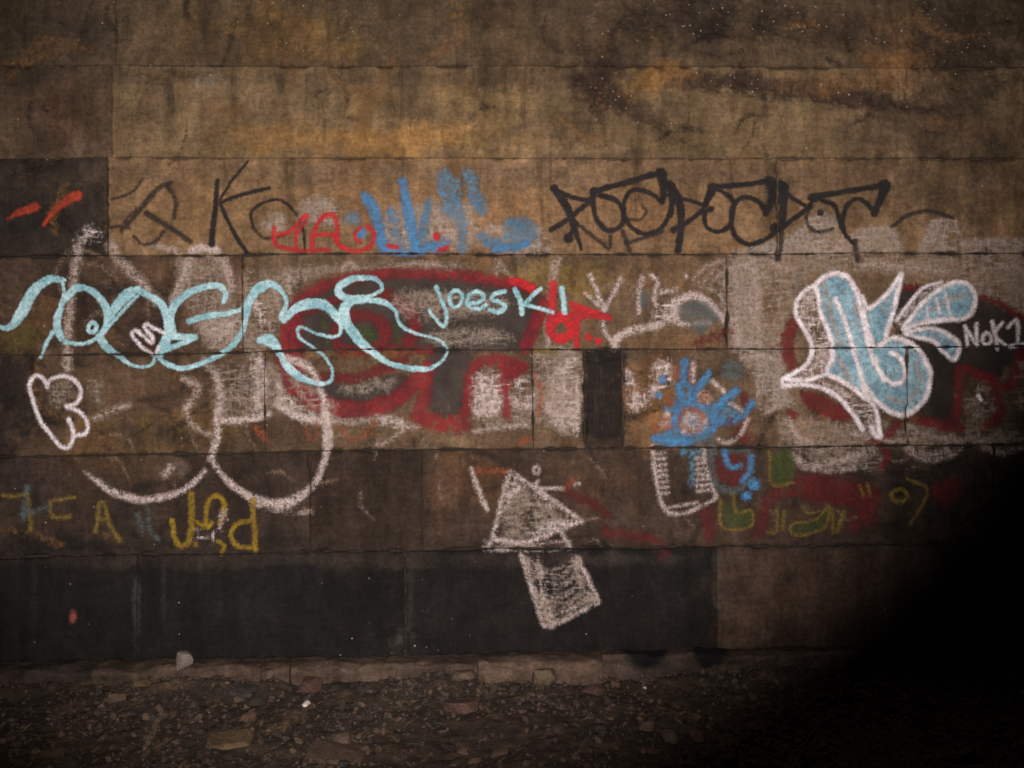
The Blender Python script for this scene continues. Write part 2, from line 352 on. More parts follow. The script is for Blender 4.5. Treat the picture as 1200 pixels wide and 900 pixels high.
BLOCKS = []
STEP = 0.005
def make_block(row, idx, x0, x1, z0, z1):
    g = 0.0013 if row < 4 else 0.0019
    x0, x1, z0, z1 = x0 + g, x1 - g, z0 + g, z1 - g
    ix = spaced(x0 + .007, x1 - .007, -2.32, 2.36, STEP, 0.03); iz = spaced(z0 + .007, z1 - .007, -1, 2.85, STEP, 0.03)
    xs = np.concatenate([[x0, x0, x0 + .003], ix, [x1 - .003, x1, x1]])
    zs = np.concatenate([[z0, z0, z0 + .003], iz, [z1 - .003, z1, z1]])
    X, Z = np.meshgrid(xs, zs)
    E = np.minimum(np.minimum(X - x0, x1 - X), np.minimum(Z - z0, z1 - Z))
    r = random.Random(row * 91 + idx * 7)
    X0, Z0 = X, Z
    rag = np.clip(fbm(X * 17, Z * 17, 33, 4, .65) - .46, 0, 1) * (.009 if row < 4 else .020)
    X = X + rag * (np.exp(-(X - x0) / .006) - np.exp(-(x1 - X) / .006)); Z = Z + rag * (np.exp(-(Z - z0) / .006) - np.exp(-(z1 - Z) / .006))
    X, Z = warp(X, Z)
    P = np.stack([X, np.zeros_like(X), Z], -1)
    PX, PY = project(P)
    Y = -(r.uniform(-.003, .004) + (X0 - x0) * r.uniform(-.003, .003))
    Y = Y - (fbm(X * 3, Z * 3, 3 + row, 4) - 0.5) * 0.012 - (fbm(X * 22, Z * 22, 8, 3, 0.6) - 0.5) * 0.005
    chip = np.clip((fbm(X * 14, Z * 14, 21, 3) - 0.52) * 6, 0, 1)
    Y = Y + (0.0015 + 0.004 * chip) * np.exp(-E / .0045) + 0.014 * chip * np.exp(-E / .012)
    if (row, idx) == (6, 4): Y = Y + 0.012
    er = np.zeros_like(X)
    for k, (cx, cy, rx, ry, deg, dep) in enumerate(BROKEN):
        if cx + 2 * rx < PX.min() or cx - 2 * rx > PX.max() or cy + 2 * ry < PY.min() or cy - 2 * ry > PY.max(): continue
        m = np.clip(ell(PX, PY, cx, cy, rx, ry, deg, 60 + k), 0, 1)
        er = np.maximum(er, m)
        Y = Y + m * dep * (0.5 + 1.0 * fbm(X * 26, Z * 34, 5, 3, .6))
    ring = np.zeros(X.shape, bool); ring[0, :] = ring[-1, :] = True; ring[:, 0] = ring[:, -1] = True
    Y = np.where(ring, 0.035, Y)
    # tone
    base = lin(OWN.get((row, idx), tuple(np.array(BASE[row]) * r.uniform(.94, 1.06))))
    T = np.broadcast_to(base, X.shape + (3,)).copy()
    T *= (0.72 + 0.56 * fbm(X * 2.2, Z * 2.2, 30 + row, 4))[..., None]
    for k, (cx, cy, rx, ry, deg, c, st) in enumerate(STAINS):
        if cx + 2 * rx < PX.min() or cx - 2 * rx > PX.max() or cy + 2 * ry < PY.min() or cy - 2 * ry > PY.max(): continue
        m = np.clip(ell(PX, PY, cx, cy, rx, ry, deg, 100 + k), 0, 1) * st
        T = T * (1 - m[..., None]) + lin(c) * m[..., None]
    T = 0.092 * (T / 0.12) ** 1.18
    T = (T * 0.94 + T.mean(-1, keepdims=True) * 0.06) * np.array([0.90, 0.95, 0.93])
    V = np.stack([X, Y, Z], -1)
    ny, nx = X.shape
    me = mesh_np('stone_block', V.reshape(-1, 3), grid_faces(ny, nx), STONE)
    a = me.attributes.new('tone', 'FLOAT_COLOR', 'POINT')
    a.data.foreach_set('color', np.concatenate([T.reshape(-1, 3), np.ones((ny * nx, 1))], 1).astype(np.float32).ravel())
    a = me.attributes.new('erode', 'FLOAT', 'POINT'); a.data.foreach_set('value', er.astype(np.float32).ravel())
    link('stone_block', me, wall)
    if x1 > -2.4 and x0 < 2.45 and z0 < 2.9:
        BLOCKS.append((V, PX, PY, ring, (PX.min(), PX.max(), PY.min(), PY.max())))

XL, XR = -4.2, 4.4
for row, (ya, yb) in enumerate(ROWS):
    z1, z0 = zc(ya), zc(yb)
    ym = (ya + yb) / 2
    js = sorted([xc(j, ym) for j in JOINTS[row]])
    rr = random.Random(row)
    while js[0] > XL + 0.9: js.insert(0, js[0] - rr.uniform(.9, 1.5))
    while js[-1] < XR - 0.9: js.append(js[-1] + rr.uniform(.9, 1.5))
    js = [XL] + [j for j in js if XL + .2 < j < XR - .2] + [XR]
    first = sum(1 for j in js if j < xc(JOINTS[row][0], ym) - 1e-6)
    for i in range(len(js) - 1):
        make_block(row, i - first + 1, js[i], js[i + 1], z0, z1)

def box(x0, x1, y0, y1, z0, z1):
    V = np.array([(x, y, z) for x in (x0, x1) for y in (y0, y1) for z in (z0, z1)], float)
    F = np.array([(0, 1, 3, 2), (4, 6, 7, 5), (0, 4, 5, 1), (2, 3, 7, 6), (0, 2, 6, 4), (1, 5, 7, 3)])
    return V, F
for nm, c1, c2, za, zb in (('black_mortar', (28, 24, 22), (46, 38, 32), -0.3, zc(240)), ('brown_mortar', (52, 43, 35), (78, 63, 49), zc(240), zc(ROWS[0][0]) - .01)):
    link('mortar_core', mesh_np('mortar_core', *box(XL + .01, XR - .01, 0.028, 0.8, za, zb), plain_material(nm, c1, c2, 14), False), wall)

# ------------------------------------------------------------------ paint laid on the blocks
def spline(pts, closed=False, n=7):
    p = np.array([(q + (q[-1],))[:3] if len(q) == 2 else q for q in pts], float)
    if len(p) == 1: return np.repeat(p, 2, 0)
    if len(p) == 2 and not closed: return p
    if closed: ext = np.vstack([p[-1:], p, p[:2]])
    else: ext = np.vstack([2 * p[0] - p[1], p, 2 * p[-1] - p[-2]])
    out = []
    t = np.linspace(0, 1, n, endpoint=False)[:, None]
    for i in range(1, len(ext) - 2):
        a, b, c, d = ext[i - 1], ext[i], ext[i + 1], ext[i + 2]
        out.append(0.5 * (2 * b + (c - a) * t + (2 * a - 5 * b + 4 * c - d) * t ** 2 + (3 * b - a - 3 * c + d) * t ** 3))
    out.append(ext[-2][None])
    return np.vstack(out)

class Stroke:
    """a line of paint: points (x, y[, width]) smoothed through, width in raster units"""
    def __init__(s, pts, w=5, closed=False, sharp=False):
        pts = [(q[0], q[1], q[2] if len(q) > 2 else w) for q in pts]
        s.p = np.array(pts + pts[:1] if closed and sharp else pts, float) if sharp else spline(pts, closed)
        if len(s.p) == 1: s.p = np.repeat(s.p, 2, 0)
        L = np.concatenate([[0], np.cumsum(np.hypot(*np.diff(s.p[:, :2], axis=0).T))])
        k = s.p[0, 0] * .37 + s.p[0, 1] * .11
        s.p[:, 2] *= 0.74 + 0.52 * fbm(L / 9 + k, L * 0 + 3.3, 7, 3)
        if L[-1] > 12:
            s.p[:, 0] += (fbm(L / 11 + k, L * 0 + 8.1, 9, 2) - .5) * 1.8; s.p[:, 1] += (fbm(L / 11 + k, L * 0 + 5.7, 4, 2) - .5) * 1.8
        s.p[:, 2] = np.maximum(s.p[:, 2], 0.8)
    def box(s):
        m = s.p[:, 2].max() / 2
        return s.p[:, 0].min() - m, s.p[:, 0].max() + m, s.p[:, 1].min() - m, s.p[:, 1].max() + m
    def sd(s, x, y):
        best = np.full(x.shape, 1e9)
        for a, b in zip(s.p[:-1], s.p[1:]):
            d = b[:2] - a[:2]; L = d @ d
            t = np.clip(((x - a[0]) * d[0] + (y - a[1]) * d[1]) / L, 0, 1) if L > 1e-9 else np.zeros_like(x)
            best = np.minimum(best, np.hypot(x - a[0] - t * d[0], y - a[1] - t * d[1]) - (a[2] + (b[2] - a[2]) * t) / 2)
        return best

class Area:
    """a filled patch of paint with a smoothed outline"""
    def __init__(s, pts, sharp=False):
        pts = [(q[0], q[1], 0) for q in pts]
        s.p = np.array(pts + pts[:1], float)[:, :2] if sharp else spline(pts, True)[:, :2]
    def box(s):
        return s.p[:, 0].min(), s.p[:, 0].max(), s.p[:, 1].min(), s.p[:, 1].max()
    def sd(s, x, y):
        best = np.full(x.shape, 1e9); ins = np.zeros(x.shape, bool)
        for a, b in zip(s.p[:-1], s.p[1:]):
            d = b - a; L = d @ d
            if L < 1e-9: continue
            t = np.clip(((x - a[0]) * d[0] + (y - a[1]) * d[1]) / L, 0, 1)
            best = np.minimum(best, np.hypot(x - a[0] - t * d[0], y - a[1] - t * d[1]))
            c = (a[1] > y) != (b[1] > y)
            if abs(d[1]) > 1e-9: ins ^= c & (x < d[0] * (y - a[1]) / d[1] + a[0])
        return np.where(ins, -best, best)

def ring(cx, cy, rx, ry, w, n=10, a0=0.0):
    return Stroke([(cx + rx * math.cos(a0 + i * 2 * math.pi / n), cy + ry * math.sin(a0 + i * 2 * math.pi / n)) for i in range(n)], w, True)
def disc(cx, cy, r): return Stroke([(cx, cy, 2 * r), (cx + .1, cy, 2 * r)])

LAYER = [0]
MARGIN = {}
def lay(name, mat, shapes, parent=None, label=None, margin=4.0):
    """paint one mark onto every block it crosses; its mesh follows the stone and stops at the joints"""
    LAYER[0] += 1
    off = 0.0010 + 0.000025 * LAYER[0]
    Vs, Fs, Ss, n0 = [], [], [], 0
    bx = [s.box() for s in shapes]
    x0, x1 = min(b[0] for b in bx) - margin - 3, max(b[1] for b in bx) + margin + 3
    y0, y1 = min(b[2] for b in bx) - margin - 3, max(b[3] for b in bx) + margin + 3
    for V, PX, PY, rg, bb in BLOCKS:
        if bb[1] < x0 or bb[0] > x1 or bb[3] < y0 or bb[2] > y1: continue
        inb = (PX > x0) & (PX < x1) & (PY > y0) & (PY < y1) & ~rg
        r = np.where(inb.any(1))[0]; c = np.where(inb.any(0))[0]
        if len(r) < 2 or len(c) < 2: continue
        sl = (slice(r[0], r[-1] + 1), slice(c[0], c[-1] + 1))
        x, y = PX[sl], PY[sl]
        sd = np.full(x.shape, 1e9)
        for s, b in zip(shapes, bx):
            m = (x > b[0] - margin - 3) & (x < b[1] + margin + 3) & (y > b[2] - margin - 3) & (y < b[3] + margin + 3)
            if m.any(): sd[m] = np.minimum(sd[m], s.sd(x[m], y[m]))
        F = grid_faces(*x.shape)
        keep = sd.ravel()[F].min(1) < margin
        if not keep.any(): continue
        F = F[keep]
        u, inv = np.unique(F, return_inverse=True)
        v = V[sl].reshape(-1, 3)[u].copy(); v[:, 1] -= off
        Vs.append(v); Fs.append(inv.reshape(F.shape) + n0); Ss.append(np.minimum(sd.ravel()[u], 30)); n0 += len(u)
    me = mesh_np(name, np.vstack(Vs), np.vstack(Fs), PAINTS[mat])
    a = me.attributes.new('sd', 'FLOAT', 'POINT'); a.data.foreach_set('value', np.concatenate(Ss).astype(np.float32))
    o = link(name, me, parent or wall)
    if label: o['label'] = label
    return o

def lay_each(name, mat, shapes, parent=None, label=None, margin=4.0):
    """the same, one mesh for each separate mark"""
    first = None
    for s in shapes:
        o = lay(name, mat, [s], parent, label, margin)
        first = first or o
    return first

class Z:
    """a drawing frame: origin and scale of a patch of the raster"""
    def __init__(s, ox, oy, k): s.o = (ox, oy, k)
    def __call__(s, *pts): return [(s.o[0] + p[0] / s.o[2], s.o[1] + p[1] / s.o[2]) + tuple(p[2:]) for p in pts]
    def S(s, w, *pts, **k): return Stroke(s(*pts), w, **k)
    def A(s, *pts, **k): return Area(s(*pts), **k)
    def D(s, x, y, r): return disc(s.o[0] + x / s.o[2], s.o[1] + y / s.o[2], r / s.o[2])
    def R(s, x, y, rx, ry, w): return ring(s.o[0] + x / s.o[2], s.o[1] + y / s.o[2], rx / s.o[2], ry / s.o[2], w)
A0, A1, A2 = Z(0, 0, 3), Z(400, 0, 3), Z(800, 0, 3)
D0, D1, D2, D3 = Z(0, 300, 4), Z(300, 300, 4), Z(600, 300, 4), Z(900, 300, 4)
L0, L1, L2 = Z(0, 500, 3), Z(400, 500, 3), Z(800, 500, 3)
G1, B1, B2, C1 = Z(60, 250, 2.4314), Z(300, 170, 3.158), Z(620, 180, 2.727), Z(300, 300, 2.727)
C2, CC, E0, E1 = Z(720, 400, 4.09), Z(850, 240, 3), Z(0, 540, 3.75), Z(800, 510, 3)

# --- years of scrapes, runs and rubbed dirt under the paint
sr = random.Random(23)
def scrapes(n, x0, x1, y0, y1, lmin, lmax, wmin, wmax, steep):
    out = []
    for _ in range(n):
        x, y, L, a = sr.uniform(x0, x1), sr.uniform(y0, y1), sr.uniform(lmin, lmax), sr.gauss(math.pi / 2 if sr.random() < steep else 0, .35)
        dx, dy, b, w = math.cos(a) * L / 2, math.sin(a) * L / 2, sr.uniform(-.3, .3) * L, sr.uniform(wmin, wmax)
        out.append(Stroke([(x - dx, y - dy, w * .4), (x + b * math.sin(a), y - b * math.cos(a), w), (x + dx, y + dy, w * .4)]))
    return out
def stuffy(*a): lay(*a)['kind'] = 'stuff'
stuffy('scrape_marks', 'scuff_dark', scrapes(60, 0, 1200, 300, 640, 20, 90, 2, 9, .4) + scrapes(40, 0, 1200, 0, 190, 10, 60, 2, 8, .6) + scrapes(14, 60, 260, 420, 530, 20, 60, 3, 8, .2))
stuffy('water_runs', 'runs', [Stroke([(x, y, w), (x + sr.uniform(-3, 3), y + L / 2, w * .9), (x + sr.uniform(-4, 4), y + L, w * .4)]) for x, y, L, w in [(sr.uniform(140, 1180), sr.choice((78, 79, 186, -30, 299, 411)) + sr.uniform(0, 6), sr.uniform(30, 95), sr.uniform(4, 13)) for _ in range(70)]])
stuffy('scrape_marks', 'scuff_ochre', scrapes(34, 40, 1160, 20, 300, 20, 110, 6, 22, .3) + scrapes(40, 40, 1160, 300, 560, 20, 80, 5, 16, .4))
stuffy('scrape_marks', 'scuff_pale', scrapes(90, 60, 1200, 300, 530, 10, 60, 1.5, 6, .5) + scrapes(16, 0, 1200, 530, 650, 8, 40, 1, 4, .5) + scrapes(24, 120, 1150, 190, 300, 8, 40, 1, 4, .5))
# --- oldest marks: pale washes and rubbed chalk
p = lay_each('chalk_wash', 'wash', [
    CC.A((20, 170), (110, 130), (200, 118), (250, 85), (300, 50), (340, 30), (390, 55), (420, 110), (500, 80), (590, 85), (615, 170), (400, 172), (150, 180)),
    CC.A((670, 165), (700, 110), (735, 60), (800, 55), (830, 90), (825, 120), (930, 125), (1060, 125), (1060, 175), (760, 175)),
    CC.A((20, 210), (90, 190), (115, 230), (125, 330), (110, 430), (120, 505), (30, 505), (35, 400), (22, 300)),
    CC.A((60, 520), (200, 520), (210, 620), (240, 700), (180, 720), (130, 730), (110, 620))], None,
    'rubbed grey-white chalk letters washed across the upper blocks above the light blue lettering')
lay_each('rubbed_chalk', 'wash_thin', [
    CC.A((20, 180), (600, 180), (1060, 180), (1060, 380), (880, 360), (860, 280), (600, 250), (330, 240), (250, 330), (220, 420), (200, 520), (120, 510), (20, 510)),
    CC.A((200, 740), (420, 760), (640, 770), (1060, 780), (1060, 830), (700, 860), (560, 850), (540, 940), (300, 900), (210, 840))], p)
lay_each('rubbed_chalk', 'chalk_faint', [
    CC.S(5, (645, 780), (700, 810), (790, 825), (900, 830), (1050, 820)), CC.S(6, (640, 860), (690, 890), (760, 895), (830, 860)),
    CC.S(4, (110, 620), (130, 720), (200, 700)), CC.S(4, (80, 180), (140, 200), (225, 225)), CC.S(4, (735, 60), (800, 55), (825, 100)),
    CC.S(4, (430, 105), (510, 85), (585, 90), (610, 140)), CC.S(7, (220, 760), (260, 820), (300, 830)), CC.S(8, (440, 800), (500, 815), (600, 800)),
    E1.S(9, (390, 70), (440, 110), (520, 100), (620, 70)), E1.S(6, (420, 100), (500, 125), (600, 115))], p)
lay('rubbed_chalk', 'chalk_faint', [CC.S(5, (30, 220), (45, 300), (40, 400), (50, 500)), CC.S(5, (100, 200), (120, 300), (115, 420), (128, 500)), CC.S(5, (150, 178), (230, 120), (300, 55), (345, 35)), CC.S(6, (260, 150), (340, 165), (430, 150)), CC.S(4, (690, 150), (720, 80), (740, 62)), CC.S(6, (830, 135), (930, 128), (1055, 130)), CC.S(5, (220, 640), (200, 700), (150, 725)), CC.S(6, (60, 540), (120, 530), (200, 545)), CC.S(5, (480, 210), (600, 215), (760, 230)), CC.S(5, (900, 230), (1000, 215), (1050, 240))], p)
p = lay_each('chalk_wash', 'wash_thin', [
    G1.A((470, 440), (600, 425), (690, 440), (770, 500), (785, 600), (700, 585), (640, 560), (600, 585), (480, 595)),
    G1.A((540, 180), (640, 170), (670, 240), (650, 330), (600, 400), (540, 400)), D0.A((930, 300), (1110, 285), (1130, 350), (1080, 440), (960, 390)),
    D1.A((90, 560), (220, 660), (420, 740), (620, 740), (760, 800), (560, 800), (300, 790), (120, 720)),
    D1.A((120, 60), (400, 40), (900, 30), (960, 70), (600, 70), (300, 90), (150, 160)),
    D1.A((1000, 600), (1150, 580), (1210, 700), (1300, 720), (1280, 800), (1050, 790)),
    G1.A((350, 110), (480, 95), (510, 200), (540, 330), (480, 400), (420, 330), (380, 220))], None,
    'thin pale chalk smear under the red throw-up and light blue tag')
lay_each('rubbed_chalk', 'chalk_faint', [
    D1.S(6, (100, 690), (160, 730), (240, 765), (330, 775), (470, 765), (580, 750), (690, 800), (760, 795)), D1.S(4, (540, 900), (620, 870), (690, 815)),
    D1.S(5, (160, 90), (150, 140), (170, 210)), D1.S(4, (400, 60), (440, 35), (480, 65)), D1.S(4, (670, 45), (760, 35), (860, 42)),
    C1.S(4, (770, 62), (775, 12), (812, 72), sharp=True), C1.S(5, (968, 5), (955, 60), (938, 140)), C1.S(4, (925, 200), (935, 290)),
    D2.S(5, (0, 655), (40, 690), (100, 710)), D2.S(5, (190, 30), (170, 430)), C1.S(5, (690, 440), (770, 430), (870, 480)), C1.S(5, (700, 560), (800, 545), (880, 540)),
    D1.S(8, (1020, 580), (1080, 640), (1050, 720)), D1.S(7, (1160, 680), (1250, 700), (1300, 690))], p)
lay_each('crosshatch_patch', 'scribble', [
    D2.A((220, 540), (300, 500), (330, 640), (325, 815), (240, 815), (200, 700)),
        D2.A((160, 600), (200, 520), (300, 445), (325, 560), (330, 700), (320, 825), (240, 820), (180, 780), (150, 700)),
    D0.A((950, 320), (1080, 290), (1110, 340), (1060, 400), (980, 380))], None, 'white cross-hatched patch beside the black upright slab')
lay_each('crosshatch_patch', 'scribble', [D1.A((-10, 470), (40, 480), (58, 600), (30, 720), (-12, 745), (-20, 600)), D1.A((105, 600), (200, 680), (330, 765), (220, 770), (120, 700)), D1.A((-10, 210), (40, 200), (55, 300), (10, 330)), D1.A((560, 745), (680, 770), (740, 800), (600, 790))], None)
lay_each('chalk_smear', 'wash_thin', [D2.A((100, 440), (320, 440), (330, 600), (320, 820), (180, 820), (105, 740)), G1.A((430, 290), (540, 285), (545, 360), (470, 400), (430, 370))], None)

# --- tall chalk bubble letters on the left
p = lay('bubble_outline', 'chalk', [
    G1.S(9, (455, 700, 5), (500, 760, 7), (570, 808, 9), (650, 828, 12), (720, 800, 9), (765, 742, 6), (788, 660, 9), (788, 560, 9), (765, 490, 6)),
    G1.S(7, (480, 590), (560, 588), (620, 570)), G1.S(8, (650, 550), (700, 575), (770, 595)), G1.S(8, (475, 560), (472, 640), (455, 700))], None, 'large chalk bubble outline of two rounded lobes on the left blocks')
lay_each('bubble_lobe', 'chalk', [G1.S(7, (100, 738, 4), (130, 762, 6), (170, 790, 8), (250, 815, 8), (330, 805, 7), (390, 780, 6), (438, 735, 5)), G1.S(9, (400, 108), (430, 100), (472, 106))], p)
lay_each('faded_outline', 'chalk_faint', [
    G1.S(10, (75, 100), (66, 180), (52, 290), (46, 400), (50, 440)), G1.S(12, (195, 135), (250, 190), (300, 250)), G1.S(13, (395, 130), (372, 200), (350, 250)),
    G1.S(11, (488, 130), (505, 170), (515, 215)), G1.S(10, (440, 420), (478, 480), (482, 560)), G1.S(6, (590, 430), (590, 540)), G1.S(6, (655, 450), (640, 545)),
    G1.S(7, (290, 90), (350, 105)), G1.S(11, (170, 90), (185, 120)), G1.S(6, (580, 830), (680, 850), (740, 850)), G1.S(9, (340, 720), (325, 745)),
    G1.S(8, (380, 470), (420, 500), (380, 560)), D0.S(8, (450, 760), (560, 710), (600, 700)), D0.S(6, (870, 700), (900, 790), (990, 840))], p)
lay('crosshatch_knob', 'scribble', [G1.S(15, (88, 75), (110, 60), (140, 68)), G1.S(8, (80, 100), (78, 118))], p)
lay('heart_mark', 'white', [
    D0.S(4, (225, 615), (205, 575), (170, 560), (140, 595), (150, 660), (185, 760), (240, 840), (290, 893), (325, 893), (346, 850), (338, 800), (322, 765)),
    D0.S(4, (225, 615), (240, 580), (300, 563), (355, 585), (381, 640), (358, 690), (315, 705), (370, 730), (412, 780), (402, 830), (355, 842))], None,
    'white rounded B drawn with a thin line on dark stone')
lay_each('chalk_smear', 'wash_thin', [D0.A((230, 600), (300, 580), (340, 620), (310, 690), (250, 700)), D0.A((420, 580), (480, 600), (480, 700), (440, 690))], None)

# --- red throw-up with a grey fill, old green and ochre flecks
p = lay('throw_up_fill', 'grey_fill', [
    C1.A((140, 150), (230, 90), (360, 66), (560, 64), (720, 72), (860, 98), (920, 130), (900, 200), (865, 298), (690, 300), (560, 300), (480, 300), (300, 305), (110, 290), (112, 210)),
    C1.A((160, 400), (300, 400), (480, 380), (460, 440), (360, 470), (240, 460)), C1.A((552, 300), (682, 300), (675, 420), (668, 502), (556, 502), (550, 400))],
    None, 'red spray throw-up with charcoal grey fill behind the light blue letters', 6)
lay('throw_up_outline', 'red', [
    C1.S(13, (92, 280), (104, 200), (155, 130), (255, 82), (400, 58), (560, 56), (700, 68), (830, 92), (890, 115)), C1.S(10, (925, 140), (892, 220), (862, 292)),
    C1.S(20, (92, 280), (102, 370), (150, 440), (250, 485), (350, 490), (440, 462), (505, 405), (545, 362)),
    C1.S(15, (545, 380), (535, 460), (522, 505)), C1.S(20, (520, 512), (590, 535), (655, 530)), C1.S(13, (665, 540), (680, 450), (692, 370), (725, 338), (780, 332), (850, 350)),
    C1.S(15, (790, 350), (792, 430), (800, 505)), C1.S(13, (850, 352), (822, 385)), C1.S(9, (640, 530), (645, 560)), C1.S(22, (120, 200), (115, 300), (130, 400))], p, None, 6)
lay('throw_up_rings', 'red_old', [
    C1.S(14, (255, 250), (275, 205), (330, 190), (390, 205), (412, 250), (390, 292), (300, 305), (262, 290)), C1.S(12, (215, 385), (320, 392), (430, 350), (470, 330)),
    C1.S(15, (440, 300), (500, 260), (500, 190), (450, 140), (400, 120)), C1.S(10, (150, 180), (230, 150), (300, 130)), C1.S(10, (470, 300), (560, 300))], p, None, 6)
lay('throw_up_core', 'green', [C1.A((300, 240), (340, 225), (390, 250), (370, 275), (310, 270)), C1.S(4, (215, 200), (230, 280)), C1.S(5, (450, 220), (460, 280))], p)
lay_each('throw_up_smear', 'scuff_ochre', [C1.S(8, (240, 318), (330, 322), (430, 312), (540, 310)), C1.S(7, (330, 560), (400, 570))], p)
lay_each('orange_scrawl', 'orange_faded', [D1.S(5, (380, 790), (440, 855), (500, 845), (560, 775)), D1.S(4, (230, 800), (250, 850)), D1.S(8, (0, 800), (40, 850)), D2.S(6, (60, 860), (40, 880)),
    D2.S(7, (110, 560), (140, 640), (120, 740)), D1.S(3, (290, 780), (280, 860)), L1.S(7, (640, 50), (660, 45))], None, 'thin orange scrawl below the red throw-up')
lay('throw_up_overpaint', 'wash_thin', [C1.A((440, 120), (620, 110), (800, 130), (780, 180), (560, 210), (460, 190)), C1.A((560, 240), (760, 230), (820, 270), (700, 290), (560, 285)), C1.A((280, 410), (440, 390), (420, 430), (300, 440)), C1.A((100, 340), (180, 410), (260, 480), (180, 490), (110, 420))], wall, None, 6)
lay('throw_up_overpaint', 'scribble', [C1.A((700, 380), (780, 375), (780, 500), (700, 510), (690, 450)), C1.A((820, 400), (880, 390), (885, 480), (820, 490))], wall, None, 6)
# short red letters right of the throw-up
p = lay('red_lettering', 'red_bright', [
    D2.A((265, 212), (340, 235), (462, 280), (458, 305), (380, 292), (330, 290), (300, 280)), D2.R(228, 338, 48, 50, 11), D2.S(6, (335, 250), (310, 300), (302, 380), (302, 432)),
    D2.D(360, 380, 17), D2.D(405, 400, 18), D2.S(8, (180, 290), (250, 275), (330, 285)), D2.S(10, (0, 118), (40, 125), (90, 150)), D2.S(8, (190, 130), (185, 280))],
    None, 'bright red lettering with two dots beside the small light blue name')
lay('red_slash', 'red', [D2.S(13, (140, 262), (100, 340), (62, 432)), D2.S(15, (0, 540), (40, 525))], p)
lay_each('yellow_fleck', 'yellow_faded', [D2.S(7, (255, 60), (258, 75)), D2.S(6, (270, 150), (330, 165)), D2.S(4, (370, 110), (400, 190)), D2.S(5, (110, 440), (190, 450))], None)

# --- chalk strokes and the arm shape in the middle
lay_each('chalk_numeral', 'chalk', [
    D2.S(5, (365, 92), (400, 170), (435, 248)), D2.S(5, (435, 248), (480, 170), (510, 108)), D2.S(4, (345, 178), (390, 215), (430, 250)), D2.S(5, (610, 95), (597, 180), (595, 265)),
    D2.S(5, (655, 92), (682, 125), (665, 200), (680, 235)), D2.S(5, (700, 172), (770, 158)), D2.D(815, 95, 10), D2.S(5, (425, 310), (440, 360), (470, 400))],
    None, 'rough chalk strokes like V and I to the right of the red letters')
p = lay('arm_shape', 'chalk', [
    D2.S(9, (482, 430, 10), (490, 392, 10), (540, 355, 9), (620, 335, 8), (690, 326, 8)), D2.S(9, (770, 300, 10), (775, 220, 11), (850, 185, 11), (920, 220, 9), (975, 275, 8), (1010, 320, 7)),
    D2.S(6, (780, 315), (830, 322)), D2.S(5, (860, 318), (925, 315))], None, 'chalk arm shape with a humped outline above the blue scribbled figure')
lay('arm_fill', 'scribble', [D2.A((668, 322), (665, 250), (720, 212), (775, 200), (770, 310), (720, 325))], p)
lay('arm_outline', 'chalk_faint', [D2.S(4, (990, 22), (900, 58), (855, 112), (940, 160), (985, 190), (1000, 270)), D2.S(3, (900, 120), (950, 60)), D2.S(3, (930, 140), (980, 70)),
    D2.S(6, (1020, 60), (1100, 40), (1140, 90), (1150, 250)), D2.S(9, (1040, 300), (1060, 430))], p)
lay_each('grey_smudge', 'teal_faded', [D2.A((780, 230), (900, 210), (970, 290), (930, 330), (880, 370), (840, 330), (790, 300)), D2.S(10, (620, 170), (620, 220))], None)
lay_each('maroon_smear', 'maroon', [D2.S(9, (870, 410), (960, 380), (1030, 345)), C2.A((590, 250), (640, 250), (665, 350), (660, 490), (590, 490), (600, 380))], None)
lay_each('bone_stub', 'scribble', [C2.S(13, (60, 160), (80, 230), (85, 290)), C2.S(17, (85, 305), (150, 265), (215, 215)), C2.A((180, 110), (220, 80), (280, 100), (290, 180), (230, 230), (180, 170))],
    None, 'white forked chalk stub beside the black upright slab')

